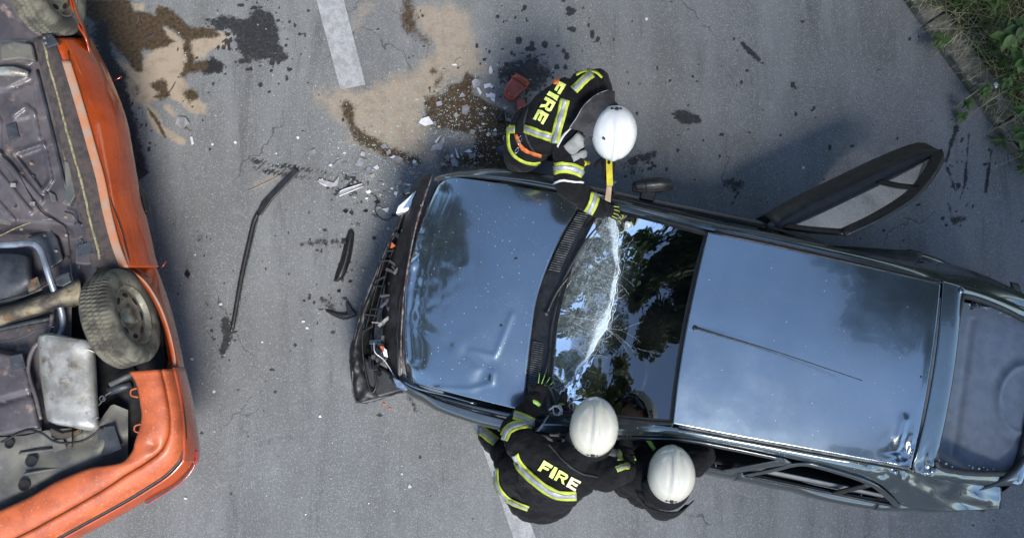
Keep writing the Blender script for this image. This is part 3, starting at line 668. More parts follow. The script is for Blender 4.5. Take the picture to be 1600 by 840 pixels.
for i in range(60):    # torn clips and brackets of the smashed nose
    f = rs.random(); x = 645 - 62 * f + rs.uniform(-8, 10); y = 300 + 275 * f + rs.uniform(-6, 6); a = rs.uniform(0, 3.14); L = rs.uniform(0.015, 0.06)
    d1 = Vector((math.cos(a), math.sin(a), rs.uniform(-.4, .4))) * L; d2 = Vector((-math.sin(a), math.cos(a), rs.uniform(-.3, .3))) * rs.uniform(0.006, 0.018)
    box('broken_bracket', W(x, y, rs.uniform(0.52, 0.64)), d1, d2, Vector((0, 0, rs.uniform(0.004, 0.02))), rs.choice(['black_plastic', 'worn_rubber', 'black_rubber', 'blue_side', 'black_plastic']), bumper, 0.003)
hl = prism('headlamp', [W(x, y, 0.63) for x, y in [(654, 318), (634, 330), (618, 334), (622, 322), (638, 308), (650, 296)]], 0.10, 'lamp_white', car, bevel=0.008)
prism('reflector', [W(x, y, 0.642) for x, y in [(648, 300), (660, 290), (656, 312), (642, 322), (630, 326)]], 0.02, 'chrome_scrap', hl)
prism('indicator_lens', [W(x, y, 0.62) for x, y in [(612, 378), (618, 384), (610, 388)]], 0.02, 'orange_lens', hl)
h2 = prism('headlamp', [W(x, y, 0.60) for x, y in [(588, 532), (600, 536), (606, 560), (598, 568), (586, 556)]], 0.08, 'black_plastic', car, bevel=0.01)
prism('reflector', [W(x, y, 0.612) for x, y in [(596, 540), (604, 546), (606, 558), (600, 556)]], 0.02, 'lamp_white', h2)
prism('indicator_lens', [W(x, y, 0.615) for x, y in [(594, 540), (600, 541), (600, 549), (595, 547)]], 0.02, 'orange_lens', h2)
tube('loose_wire', [W(584, 534, 0.63), W(586, 550, 0.66), W(600, 562, 0.64), W(612, 580, 0.66), W(622, 598, 0.68), W(636, 606, 0.76)], 0.003, 'lamp_white', h2, 6, 5)
prism('torn_metal_tab', [W(x, y, 0.76) for x, y in [(614, 590), (628, 596), (644, 604), (634, 610), (620, 604)]], 0.008, 'chrome_scrap', car)

# ---- scuttle with louvres and wipers
def ws_base(v): return -0.835 + 0.26 * max(0, v + 0.05) ** 2 + 0.16 * max(0, -v - 0.05) ** 2
sc = [[C(hood_rear(v) - 0.02, v, 0.90 - 0.05 * abs(v) ** 3) for v in (-.75, -.5, -.25, 0, .25, .5, .75)],
      [C((hood_rear(v) + ws_base(v)) / 2, v, 0.925 - 0.05 * abs(v) ** 3) for v in (-.75, -.5, -.25, 0, .25, .5, .75)],
      [C(ws_base(v) + 0.01, v, 0.947 - 0.05 * abs(v) ** 3) for v in (-.75, -.5, -.25, 0, .25, .5, .75)]]
scut = loft('scuttle_panel', sc, 'black_plastic', car, 4, 6, 0.004)
for v0, v1 in ((-0.66, -0.28), (0.22, 0.64)):
    g = []
    for i in range(27):
        v = v0 + (v1 - v0) * i / 26; u = hood_rear(v) + 0.055
        g.append(box_vf(C(u, v, 0.935 - 0.05 * abs(v) ** 3), CU * 0.038 + Vector((0, 0, 0.004)), CV * 0.003, Vector((0, 0, 0.007))))
    V_, F_ = join_vf(g); mk('louvre_grille', V_, F_, 'worn_rubber', scut, False)
def wiper(pts, blade):
    a = tube('wiper_arm', pts, [0.013, 0.008, 0.006], 'black_plastic', car, 8, 4)
    tube('wiper_blade', blade, [0.004, 0.008, 0.008, 0.004], 'black_rubber', a, 6, 4)
    lathe('pivot_cap', [(0.02, 0.0005), (0.018, 0.012), (0, 0.014)], pts[0], (0, 0, 1), 'worn_rubber', a, 12)
wiper([C(-0.90, -0.08, 0.96), C(-0.86, 0.08, 0.975), C(-0.80, 0.20, 1.0)], [C(-0.87, 0.02, 0.965), C(-0.81, 0.25, 0.985), C(-0.74, 0.45, 1.0), C(-0.66, 0.60, 1.0)])
wiper([C(-0.86, -0.62, 0.955), C(-0.83, -0.45, 0.985), C(-0.83, -0.30, 0.995)], [C(-0.80, -0.62, 0.965), C(-0.82, -0.4, 0.985), C(-0.85, -0.15, 0.985), C(-0.84, 0.05, 0.98)])

# ---- windscreen
rows = []
for k, t_ in enumerate([0, 0.25, 0.5, 0.75, 1.0]):
    row = []
    for v in (-1, -0.75, -0.4, 0, 0.4, 0.75, 1):
        vb, vt = v * 0.725, v * 0.605; ub = ws_base(vb); ut = -0.035 + 0.03 * v * v
        h = (0.955 - 0.05 * abs(vb) ** 3) * (1 - t_) + (1.372 - 0.022 * v * v) * t_ + 0.022 * math.sin(math.pi * t_)
        row.append(C(ub + (ut - ub) * t_, vb + (vt - vb) * t_, h))
    rows.append(row)
A = loft_v(rows, 30, 18); r_, c_ = A.shape[:2]; V_ = A.reshape(-1, 3)
px, py = PX(V_)
crk = [(958, 338), (966, 368), (963, 392), (967, 420), (961, 446), (958, 470), (947, 512), (936, 528), (917, 560), (905, 572), (892, 596), (874, 614)]
dcr = dist_poly(px, py, crk)
# the pane is pushed in along the break
V_[:, 2] -= 0.004 * np.exp(-(dcr / 30) ** 2) + 0.003 * np.exp(-(dcr / 6) ** 2); V_[:, 2] += np.where(dcr < 60, .004 * (fbm(px / 9, py / 9, 3, 77) - .5) * np.exp(-(dcr / 22) ** 2), 0)
leftside = np.interp(py, [330, 390, 445, 512, 565, 615, 660], [960, 965, 962, 946, 915, 872, 850]) - px
fr_ = 0.75 * np.exp(-(dcr / 3.5) ** 2) + 0.42 * np.exp(-(dcr / 13) ** 2) + np.where(leftside > 0, 0.75 * np.exp(-((leftside - 20) / 75) ** 2), 0) * sstep(620, 520, py)
fr_ += 0.36 * np.exp(-(np.hypot(px - 935, py - 512) / 34) ** 2) + 0.25 * np.exp(-(np.hypot(px - 950, py - 360) / 30) ** 2)
fr_ *= 0.75 + 0.5 * fbm(px / 16, py / 16, 3, 5)
glass = mk('windscreen', V_, grid_faces(r_, c_), 'windscreen_glass', car)
at = glass.data.attributes.new('frost', 'FLOAT', 'POINT'); at.data.foreach_set('value', fr_.astype(np.float32))
hz0 = np.where(leftside > -6, np.exp(-((leftside - 20) / 80) ** 2), 0) * sstep(655, 540, py) * (0.55 + 0.9 * (fbm(px / 22, py / 22, 4, 15) - .2))
at = glass.data.attributes.new('haze', 'FLOAT', 'POINT'); at.data.foreach_set('value', np.clip(hz0, 0, 1).astype(np.float32))
wb = BVHTree.FromPolygons([Vector(v) for v in V_], grid_faces(r_, c_))
NTc = NT('crack_white'); NTc.done(NTc.bsdf((0.82, 0.88, 0.88), 0.5))
def crack_line(line, wd, jit=1.5, seed=0):
    rr2 = random.Random(seed); L = cr(np.array(line, float), 7); V = []; F = []
    for i, p in enumerate(L):
        p = p + np.array([rr2.uniform(-jit, jit), rr2.uniform(-jit, jit)]); h = hit_px(wb, *p)
        if not h: continue
        w_ = wd * rr2.uniform(0.5, 1.3); t_ = L[min(i + 1, len(L) - 1)] - L[max(i - 1, 0)]; a = math.atan2(-t_[0], -t_[1])
        s = Vector((math.cos(a + math.pi), math.sin(a), 0)); s = Vector((-t_[1], -t_[0], 0)).normalized()
        b = len(V); V += [h[0] + s * w_ + Vector((0, 0, 0.0015)), h[0] - s * w_ + Vector((0, 0, 0.0015)), h[0] + Vector((0, 0, 0.0015 + w_ * .6))]
        if b >= 3: F += [(b - 3, b - 1, b + 2, b), (b - 1, b - 2, b + 1, b + 2)]
    if F: mk('crack', V, F, 'crack_white', glass, False)
crack_line(crk, 0.0026, 1.8, 1)
for i in range(3): crack_line([(x + rs.uniform(-7, 5), y + rs.uniform(-4, 4)) for x, y in crk[:7]], 0.0007, 2.5, 20 + i)
for i in range(70):
    t_ = rs.random(); i0 = min(int(t_ * 11), 10); f = t_ * 11 - i0
    x = crk[i0][0] * (1 - f) + crk[i0 + 1][0] * f; y = crk[i0][1] * (1 - f) + crk[i0 + 1][1] * f
    a = rs.choice([0, math.pi]) + rs.uniform(-0.8, 0.8) if rs.random() < .8 else rs.uniform(0, 6.28); L = rs.uniform(8, 42) * (1.4 if math.cos(a) < 0 else 0.8)
    crack_line([(x, y), (x + math.cos(a) * L * .5, y + math.sin(a) * L * .5 + rs.uniform(-4, 4)), (x + math.cos(a) * L, y + math.sin(a) * L + rs.uniform(-6, 6))], rs.choice([0.0002, 0.00025, 0.0004]), 0.8, 40 + i)
for i in range(5):
    a = rs.uniform(-0.5, 0.9); L = rs.uniform(40, 110)
    crack_line([(944, 512), (944 + math.cos(a) * L * .5, 512 + math.sin(a) * L * .5 + rs.uniform(-8, 8)), (944 + math.cos(a) * L, 512 + math.sin(a) * L)], 0.0002, 0.7, 90 + i)
# black bonded border and seal
sealp = [C(ws_base(-.735), -.735, .945)] + [Vector(A[int((r_ - 1) * f), 0]) + Vector((0, 0, .004)) for f in (.3, .65, .93)] + [Vector(A[-1, int((c_ - 1) * f)]) + Vector((0, 0, .006)) for f in (.03, .2, .5, .8, .97)] + [Vector(A[int((r_ - 1) * f), -1]) + Vector((0, 0, .004)) for f in (.93, .65, .3)] + [C(ws_base(.735), .735, .945)]
tube('windscreen_seal', sealp, 0.013, 'black_rubber', car, 8, 5)
def border(i0, i1, j0, j1):
    V = [tuple(A[i, j] + np.array([0, 0, 0.0035])) for i in range(i0, i1) for j in range(j0, j1)]
    mk('pane_border', V, grid_faces(i1 - i0, j1 - j0), 'black_rubber', glass)
border(0, r_, 0, 4); border(0, r_, c_ - 4, c_); border(r_ - 6, r_, 3, c_ - 3); border(0, 4, 3, c_ - 3)

# ---- roof, drip rails, pillars
rows = []
for u in (-0.02, 0.06, 0.4, 0.8, 1.15, 1.38, 1.462):
    rows.append([C(u + 0.028 * (1 - (v / .6) ** 2) * (-1 if u < .5 else 0.35), v * (1.0 - 0.04 * max(0, u - .2)), 1.405 + 0.018 * math.sin(math.pi * min(1, max(0, (u + .1) / 1.5))) - 0.024 * (v / .6) ** 2 - (0.012 if u > 1.44 else 0)) for v in (-.605, -.5, -.3, 0, .3, .5, .605)])
def roof_fn(V):
    V = bumpat(V, 1408, 706, -0.022, 13); V = ridge(V, [(1400, 725), (1402, 690), (1412, 655)], 0.012, 6); V = crumple(V, 1412, 700, 42, 0.014, 0.09, 3)
    px, py = PX(V); V[:, 2] += 0.005 * (fbm(px / 90, py / 90, 2, 14) - 0.5); return V
roof = loft('roof', rows, 'blue_paint', car, 10, 10, 0.005, roof_fn)
for s in (1, -1):
    pts = [C(u, s * (0.607 - 0.024 * max(0, u - .2)), 1.378 + 0.018 * math.sin(math.pi * min(1, max(0, (u + .1) / 1.5)))) for u in (0.02, .3, .6, .9, 1.2, 1.45)]
    tube('drip_rail', pts, 0.0125, 'worn_rubber' if s < 0 else 'black_rubber', roof, 6, 4, 0.8)
    tube('drip_rail', [p + CV * (s * 0.02) + Vector((0, 0, -0.006)) for p in pts], 0.006, 'black_rubber', roof, 6, 4)
    rl = [((-.76, .715, .945), (-.82, .80, .915)), ((-.4, .67, 1.14), (-.38, .742, 1.105)), ((-.02, .628, 1.335), (.04, .692, 1.285)), ((.4, .615, 1.372), (.4, .685, 1.322)),
          ((.9, .605, 1.376), (.9, .682, 1.312)), ((1.3, .595, 1.366), (1.3, .695, 1.24)), ((1.46, .585, 1.35), (1.47, .735, 1.12)), ((1.62, .60, 1.27), (1.66, .79, .945)), ((1.95, .61, 1.10), (1.95, .765, .935)), ((2.25, .60, .975), (2.3, .68, .915))]
    rw = []
    for a, b in rl:
        a = Vector(a); b = Vector(b)
        if s < 0 and b.x < 1.7: b.y = .855 - .165 * (b.z - .925) / .375 - .012 * ((b.z - .925) / .375) ** 2
        elif s < 0: b.y += .06
        m = (a + b) / 2 + Vector((0, 0, 0.018)); m.y += 0.006
        rw.append([C(q.x, s * q.y, q.z) for q in (a, a.lerp(m, .5) + Vector((0, 0, .006)), m, m.lerp(b, .5), b)])
    def rail_fn(V):
        V = dents(crumple(V, 1385, 732, 62, 0.034, 0.04, 9)); return V
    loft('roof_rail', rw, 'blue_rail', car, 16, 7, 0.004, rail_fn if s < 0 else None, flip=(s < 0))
ant = lathe('antenna_base', [(0.032, 0.0005), (0.03, 0.01), (0.018, 0.016), (0, 0.022)], C(0.0, 0, 1.40), (0, 0, 1), 'black_plastic', roof, 14)
tube('antenna_mast', [C(0.0, 0, 1.425), C(0.13, -0.012, 1.45), C(0.5, -.05, 1.50), W(1347, 594, 1.62)], [0.009, 0.006, 0.003, 0.0026], 'black_rubber', ant, 8, 5)
lathe('washer_nozzle', [(0.016, 0.0005), (0.013, 0.009), (0, 0.014)], W(1437, 588, 1.395), (0, 0, 1), 'black_plastic', roof, 12)

# ---- side glass, window frames
def Sd(u, f, s):       # f: 0 waist .. 1 rail on the window plane
    wb_ = 0.795 if s > 0 else 0.855
    return C(u, s * (wb_ - (wb_ - .69) * f - 0.012 * f * f), 0.925 + 0.375 * f)
def wstrip(name, pts, wd, s, mat, par=car, lift=0.004):
    L = cr(np.array([(a, b) for a, b in pts], float), 5); rows = []
    for i, p in enumerate(L):
        t_ = L[min(i + 1, len(L) - 1)] - L[max(i - 1, 0)]; t_ = t_ / (np.hypot(t_[0], t_[1] * .4) + 1e-9); nn = np.array([-t_[1] * .4, t_[0] / .4])
        rows.append([Sd(*(p + nn * wd * k), s) + CV * (s * lift) + Vector((0, 0, lift)) for k in (-.5, 0, .5)])
    return loft(name, rows, mat, par, 1, 2, 0.012, flip=(s > 0), off=-1)
for s in (1, -1):
    wstrip('door_window_frame', [(-.72, .04), (-.30, .52), (.06, .93), (.35, 1.0), (.72, 1.0)], 0.035, s, 'blue_side' if s < 0 else 'black_plastic')
    wstrip('centre_pillar', [(.47, 0.0), (.56, .35), (.74, 1.0)], 0.075, s, 'blue_side' if s < 0 else 'black_plastic')
    wstrip('waist_seal', [(-.7, .01), (0, .01), (.47, .01)], 0.022, s, 'black_rubber')
fg = loft('front_window', [[Sd(u, f, 1) for f in (0.02, .35, .7, 1.0)] if False else [Sd(u0, 0.02, 1), Sd(u0 * .67 + u1 * .33, .35, 1), Sd(u0 * .33 + u1 * .67, .7, 1), Sd(u1, .98, 1)] for u0, u1 in ((-.68, .02), (-.4, .2), (-.1, .38), (.2, .55), (.46, .71))], 'window_glass', car, 4, 4)
wstrip('door_window_frame', [(.60, .0), (.70, .45), (.82, .97), (1.0, .98), (1.28, .80), (1.46, .46), (1.62, .03)], 0.04, -1, 'blue_side')
wstrip('window_divider', [(1.20, .02), (1.24, .35), (1.30, .70)], 0.05, -1, 'black_plastic')
wstrip('waist_seal', [(.6, .01), (1.1, .01), (1.62, .01)], 0.025, -1, 'black_rubber')
wstrip('waist_trim', [(.66, .14), (1.1, .13), (1.52, .09)], 0.06, -1, 'pale_trim', lift=-0.03)
for s in (1, -1):
    a_, b_ = (-.6, .46) if s > 0 else (-.6, 1.66)
    loft('door_lining', [[C(u, s * (.775 if s > 0 else .83), .92), C(u, s * (.74 if s > 0 else .79), .86), C(u, s * .74, .6), C(u, s * .72, .28)] for u in np.linspace(a_, b_, 6)], 'dark_interior', car, 3, 3, .01)
tube('shut_line', [W(1392, 742, 1.07), W(1420, 757, 1.0), W(1436, 772, .955), W(1432, 786, .90), W(1424, 794, .84)], .0035, 'black_rubber', car, 6, 5)
# ---- far door swung open
HG = C(0.46, 0.875, 0); DA = R(37.0)
DD = CU * math.cos(DA) + CV * math.sin(DA); DN = CU * math.sin(DA) - CV * math.cos(DA)     # along the door / towards the cabin
def D(d, n, h): return HG + DD * (d * .965) + DN * n + Vector((0, 0, h))
door = []
for d, nb in ((0, 0.02), (.3, 0), (.6, 0), (.9, 0.0), (1.12, .012), (1.24, .03), (1.3, .06)):
    lo = 0.24 if d < .62 else 0.24 + 0.42 * min(1, ((d - .62) / .5)) ** 0.8
    door.append([D(d, 0.03 + nb, lo), D(d, -0.03 + nb, lo * .7 + .93 * .3), D(d, -.05 + nb, lo * .4 + .93 * .6), D(d, -0.035 + nb, .84), D(d, 0.03 + nb, .925), D(d, 0.075 + nb, .94), D(d, 0.115 + nb, .93), D(d, 0.14 + nb, .80), D(d, 0.15 + nb, lo + .03)])
od = loft('rear_door', door, 'black_plastic', car, 4, 3, 0.003)
def Dw(d, f): return D(d, 0.10 + 0.20 * f, 0.93 + 0.37 * f)
def dstrip(name, pts, wd, mat, par=od):
    L = cr(np.array(pts, float), 6); rows = []
    for i, p in enumerate(L):
        t_ = L[min(i + 1, len(L) - 1)] - L[max(i - 1, 0)]; t_ = t_ / (np.hypot(t_[0], t_[1] * .39) + 1e-9); nn = np.array([-t_[1] * .39, t_[0] / .39])
        rows.append([Dw(*(p + nn * wd * k)) for k in (-.5, 0, .5)])
    return loft(name, rows, mat, par, 1, 2, 0.022, off=0)
dstrip('window_frame', [(.06, .02), (.14, .45), (.27, 1.0)], 0.05, 'black_plastic')
dstrip('window_frame', [(.25, .99), (.5, 1.0), (.8, .86), (1.05, .52), (1.22, .18), (1.28, -.05)], 0.085, 'black_plastic')
dstrip('window_divider', [(.80, .02), (.84, .45), (.90, .78)], 0.04, 'black_plastic')
dstrip('waist_seal', [(.06, .0), (.6, .0), (1.25, .0)], 0.03, 'black_rubber')
tube('frame_edge', [Dw(d, f) + DN * .012 + Vector((0, 0, .014)) for d, f in ((.27, 1.02), (.5, 1.05), (.82, .9))], 0.003, 'chrome_scrap', od, 6, 5)
dstrip('door_card', [(.10, .13), (.45, .12), (.78, .10)], 0.055, 'pale_trim').location = (0, 0, -.03)
mk('door_glass', [Dw(.07, .02), Dw(.80, .02), Dw(.88, .76), Dw(.8, .85), Dw(.5, .98), Dw(.26, .98), Dw(.14, .45)], [(0, 1, 2, 3, 4, 5, 6)], 'window_glass', od, False)
mk('quarter_glass', [Dw(.82, .02), Dw(1.24, .02), Dw(1.18, .2), Dw(1.03, .5), Dw(.9, .74)], [(0, 1, 2, 3, 4)], 'window_glass', od, False)

# dark door aperture behind the open door
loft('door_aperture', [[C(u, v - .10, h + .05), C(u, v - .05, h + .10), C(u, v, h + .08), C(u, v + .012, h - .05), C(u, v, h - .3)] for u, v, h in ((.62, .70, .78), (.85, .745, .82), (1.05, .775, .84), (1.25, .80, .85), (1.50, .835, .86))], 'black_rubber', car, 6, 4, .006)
prism('trim_scrap', [C(u, v, .95) for u, v in ((1.22, .71), (1.33, .72), (1.34, .76), (1.26, .765))], .03, 'grey_carpet', car, bevel=.01)
# ---- mirror on the far side
mir = loft('door_mirror', [[W(x, y, z) for x, y, z in r_] for r_ in [
    [(988, 296, .96), (988, 288, 1.0), (990, 284, 1.03), (992, 290, 1.05), (994, 297, 1.03)], [(1004, 300, .95), (1003, 284, 1.0), (1006, 279, 1.05), (1010, 288, 1.075), (1012, 298, 1.05)],
    [(1030, 299, .95), (1030, 281, 1.0), (1032, 277, 1.06), (1034, 286, 1.085), (1036, 296, 1.06)], [(1050, 293, .96), (1050, 284, 1.0), (1050, 281, 1.04), (1051, 287, 1.06), (1052, 292, 1.04)]]], 'black_plastic', car, 6, 5, 0.02)
tube('mirror_seam', [W(1006, 281, 1.062), W(1010, 289, 1.088), W(1011, 299, 1.06)], 0.003, 'black_rubber', mir, 6)
box('mirror_foot', W(1012, 302, 0.94), CU * 0.05, CV * 0.05, Vector((0, 0, 0.03)), 'black_plastic', mir, 0.01)

# ---- tail: hatch frame, parcel shelf, hanging wiper
def hz(u): return np.interp(u, [1.47, 1.6, 1.9, 2.2, 2.4], [1.385, 1.345, 1.19, 1.03, 0.95])
rows = []
for u in (1.474, 1.52, 1.585, 1.62):
    rows.append([C(u + 0.02 * (1 - (v / .6) ** 2), v, hz(u) + 0.006 - 0.03 * (v / .6) ** 2) for v in (-.60, -.5, -.25, 0, .25, .5, .60)])
def hfn(V): return crumple(bumpat(V, 1440, 728, -0.02, 16), 1440, 730, 50, 0.016, 0.08, 4)
hatch = loft('tailgate', rows, 'blue_rail', car, 5, 8, 0.01, hfn)
for s in (1, -1):
    rw = [[C(u, s * a, hz(u) - 0.02), C(u, s * (a + b) / 2, hz(u) - 0.012), C(u, s * b, hz(u) - 0.045)] for u, a, b in ((1.60, .545, .605), (1.8, .55, .61), (2.0, .54, .605), (2.2, .52, .595), (2.38, .47, .56))]
    loft('tailgate_side', rw, 'blue_rail', hatch, 5, 4, 0.01, (lambda V: crumple(V, 1470, 755, 70, 0.02, 0.09, 6)) if s < 0 else None, flip=(s < 0))
rw = [[C(2.36 + dx - 0.05 * (v / .6) ** 2, v, h) for v in (-.56, -.4, -.2, 0, .2, .4, .56)] for dx, h in ((0, .945), (.05, .95), (.09, .92), (.11, .80), (.10, .66))]
loft('tailgate_panel', rw, 'blue_paint', hatch, 4, 5, 0.01)
seal = [C(u, v, hz(u) - .012) for u, v in ((1.63, -.50), (1.625, -.2), (1.628, .2), (1.63, .50), (1.68, .545), (1.9, .545), (2.15, .52), (2.32, .47), (2.37, .2), (2.37, -.2), (2.32, -.47), (2.15, -.52), (1.9, -.545), (1.68, -.545), (1.63, -.50))]
tube('hatch_seal', seal, 0.020, 'black_rubber', hatch, 8, 4)
rw = [[C(2.40 + d - 0.17 * (abs(v) / .8) ** 3, v, h) for v in (-.80, -.6, -.3, 0, .3, .6, .80)] for d, h in ((0.02, .70), (.10, .66), (.13, .5), (.10, .33), (.02, .26))]
loft('rear_bumper', rw, 'black_plastic', car, 4, 5, 0.01)
# parcel shelf with its moulded hollow and handle ring
n = 90; V = []
for i in range(n):
    for j in range(n):
        u = 1.60 + 0.76 * i / (n - 1); v = -.56 + 1.12 * j / (n - 1); z = 0.93 + 0.012 * (fbm(np.array([u * 3]), np.array([v * 3]), 2, 2)[0] - .5)
        gx = abs(u - (1.93 - 0.02 * v)); z -= 0.016 * math.exp(-(gx / .022) ** 2) * (1 if abs(v) < .47 else 0)
        z -= 0.02 * sstep(.02, -.01, u - 1.68) ; rr3 = math.hypot((u - 2.34) * 1.0, (v + .0) * 0.75)
        z += 0.016 * math.exp(-((rr3 - .17) / .014) ** 2) - 0.012 * math.exp(-((rr3 - .21) / .025) ** 2)
        V.append(C(u, v, z))
mk('parcel_shelf', V, grid_faces(n, n), 'grey_carpet', car)
g = []
for i in range(90):     # what is left of the rear window
    e = rs.random()
    if e < .45: u, v = rs.uniform(1.632, 1.66), rs.uniform(-.53, .53)
    elif e < .75: u, v = rs.uniform(1.65, 2.3), rs.uniform(.50, .535)
    else: u, v = rs.uniform(1.65, 2.3), -rs.uniform(.49, .535)
    c0 = C(u, v, hz(u) - rs.uniform(.015, .03)); s_ = rs.uniform(.002, .0065); a = rs.uniform(0, 3)
    g.append(box_vf(c0, Vector((math.cos(a), math.sin(a), rs.uniform(-.3, .3))) * s_, Vector((-math.sin(a), math.cos(a), rs.uniform(-.3, .3))) * s_ * .8, Vector((0, 0, s_ * .6))))
V_, F_ = join_vf(g); o = mk('window_crumbs', V_, F_, 'glass_crumb', hatch, False); tag(o, kind='stuff')
prism('torn_foil', [W(x, y, 1.1) for x, y in [(1520, 468), (1535, 470), (1540, 476), (1530, 482), (1516, 484)]], 0.01, 'chrome_scrap', hatch)
ra = tube('rear_wiper', [W(1450, 771, 1.02), W(1482, 772, 1.03), W(1510, 768, 1.02)], [0.004, 0.005, 0.006], 'black_rubber', hatch, 8)
tube('wiper_arm', [W(1506, 769, 1.03), W(1550, 757, 1.03), W(1580, 740, 1.02), W(1604, 712, 1.0)], [0.008, 0.016, 0.022, 0.02], 'black_plastic', ra, 8, 4, 0.6)

# ---- cabin
def cbox(name, u0, u1, v0, v1, h0, h1, mat, b=0.03):
    return box(name, C((u0 + u1) / 2, (v0 + v1) / 2, (h0 + h1) / 2), CU * ((u1 - u0) / 2), CV * ((v1 - v0) / 2), Vector((0, 0, (h1 - h0) / 2)), mat, car, b)
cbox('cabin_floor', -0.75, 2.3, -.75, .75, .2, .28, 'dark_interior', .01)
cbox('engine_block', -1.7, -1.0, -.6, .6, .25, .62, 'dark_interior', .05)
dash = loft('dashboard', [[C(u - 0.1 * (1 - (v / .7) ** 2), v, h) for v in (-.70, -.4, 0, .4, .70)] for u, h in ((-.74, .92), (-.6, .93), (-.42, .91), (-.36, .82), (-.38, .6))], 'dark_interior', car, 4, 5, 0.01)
for v in (-.36, .36):
    st = cbox('front_seat', .12, .62, v - .24, v + .24, .30, .56, 'seat_cloth', .07)
    bk = loft('seat_back', [[C(u + (h - .55) * .35, v + q, h) for q in (-.23, -.12, 0, .12, .23)] for u, h in ((.50, .5), (.50, .75), (.51, .98), (.56, 1.10), (.62, 1.08), (.66, .8), (.68, .5))], 'seat_cloth', st, 4, 4)
    cb = C(.74, v, 1.17); V_, F_ = ellipsoid_vf(cb, CU * .05, CV * .12, Vector((0, 0, .075))); mk('headrest', V_, F_, 'seat_cloth', st)
rsb = cbox('rear_seat', 1.05, 1.50, -.62, .62, .32, .55, 'seat_cloth', .07)
loft('seat_back', [[C(u, q, h) for q in (-.62, -.3, 0, .3, .62)] for u, h in ((1.42, .5), (1.50, .75), (1.56, .95), (1.61, .97), (1.63, .9), (1.6, .5))], 'seat_cloth', rsb, 4, 4)
swp = [C(-.24 + .12 * math.sin(a) * .5, -.36 + .18 * math.cos(a), .86 + .16 * math.sin(a)) for a in np.linspace(0, 2 * math.pi, 17)]
sw = tube('steering_wheel', swp, 0.015, 'black_rubber', car, 8, 2)
tube('steering_column', [C(-.24, -.36, .86), C(-.45, -.36, .72)], 0.03, 'dark_interior', sw, 10)
for u in (-1.22, 1.38):
    for s in (1, -1):
        wh = lathe('tyre', [(-.09, .19), (-.095, .25), (-.08, .285), (-.05, .295), (.05, .295), (.08, .285), (.095, .25), (.09, .19)], C(u, s * .74, .295), CV * s, 'black_rubber', car, 40)
        lathe('rim', [(.07, .19), (.05, .17), (.03, .1), (.05, .05), (.05, .001)], C(u, s * .74, .295), CV * s, 'chrome_scrap', wh, 24)
# ================================================================== the overturned orange car
def mat_orange():
    t = NT('orange_paint'); co = t.coord()
    c = t.mix(t.ramp(t.noise(3, 6, 0.6, co), 0.35, 0.7), (0.40, 0.058, 0.006), (0.27, 0.036, 0.004))
    scr = t.ramp(t.noise(16, 8, 0.8, co, 2.0), 0.665, 0.70); c = t.mix(scr, c, (0.55, 0.36, 0.26))
    dk = t.ramp(t.noise(6, 7, 0.7, co, 0.5), 0.60, 0.70); c = t.mix(t.math('MULTIPLY', dk, 0.55), c, (0.16, 0.035, 0.012))
    t.done(t.bsdf(c, t.ramp(t.noise(8, 5, .6, co), .3, .7, .22, .42), 0.15, t.bump(t.noise(6, 3, .5, co), .12, .01), 1.0, 0.04))
    t = NT('orange_matt'); c = t.mix(t.ramp(t.noise(7, 7, 0.65, co2 := t.coord()), 0.35, 0.68), (0.44, 0.092, 0.022), (0.29, 0.054, 0.013))
    c = t.mix(t.ramp(t.noise(60, 5, 0.7, co2), 0.58, 0.72), c, (0.50, 0.27, 0.16))
    t.done(t.bsdf(c, 0.55, 0, t.bump(t.noise(90, 4, .6, co2), .2, .003), 0.15, 0.2))
mat_orange()
pmat('underseal', (0.050, 0.044, 0.049), (0.088, 0.076, 0.079), 4, 0.45, bump=0.35, bscale=60, dirt=(0.27, 0.205, 0.165), dscale=6.5, dlo=0.56, dhi=0.74, coat=0.15)
pmat('underseal_dark', (0.018, 0.021, 0.026), (0.035, 0.04, 0.048), 8, 0.5, bump=0.4, bscale=70, dirt=(0.14, 0.13, 0.11), dscale=30, dlo=0.62, dhi=0.72)
pmat('sill_brown', (0.065, 0.048, 0.042), (0.035, 0.029, 0.028), 22, 0.85, bump=0.9, bscale=150, bdist=.006)
pmat('dusty_orange', (0.38, 0.15, 0.07), (0.30, 0.20, 0.14), 9, 0.7, bump=0.3, bscale=120)
pmat('sealant', (0.30, 0.26, 0.14), (0.16, 0.135, 0.08), 40, 0.8, bump=0.9, bscale=160, bdist=.006)
pmat('exhaust_steel', (0.42, 0.405, 0.36), (0.25, 0.235, 0.20), 6, 0.42, 0.55, bump=0.35, bscale=50, dirt=(0.15, 0.11, 0.075), dscale=9, dlo=.5, dhi=.7)
pmat('pipe_steel', (0.25, 0.28, 0.33), (0.15, 0.17, 0.20), 9, 0.4, 0.5, bump=0.2)
pmat('rusty_beam', (0.055, 0.046, 0.035), (0.24, 0.20, 0.125), 6, 0.75, 0.2, bump=0.7, bscale=40, bdist=.008, dirt=(0.13, 0.06, 0.025), dscale=14, dlo=.55, dhi=.64)
pmat('tyre_dusty', (0.042, 0.039, 0.030), (0.12, 0.112, 0.082), 9, 0.9, bump=0.4, bscale=120, dirt=(0.045, 0.043, 0.038), dscale=16, dlo=.56, dhi=.7)
pmat('rim_dirty', (0.27, 0.25, 0.185), (0.16, 0.145, 0.105), 14, 0.5, 0.4, bump=0.4, bscale=70, dirt=(0.04, 0.036, 0.03), dscale=26)
pmat('grey_liner', (0.11, 0.105, 0.085), (0.06, 0.06, 0.058), 5, 0.6, bump=0.4, bscale=60, dirt=(0.24, 0.22, 0.16), dscale=7, dlo=.58, dhi=.75)
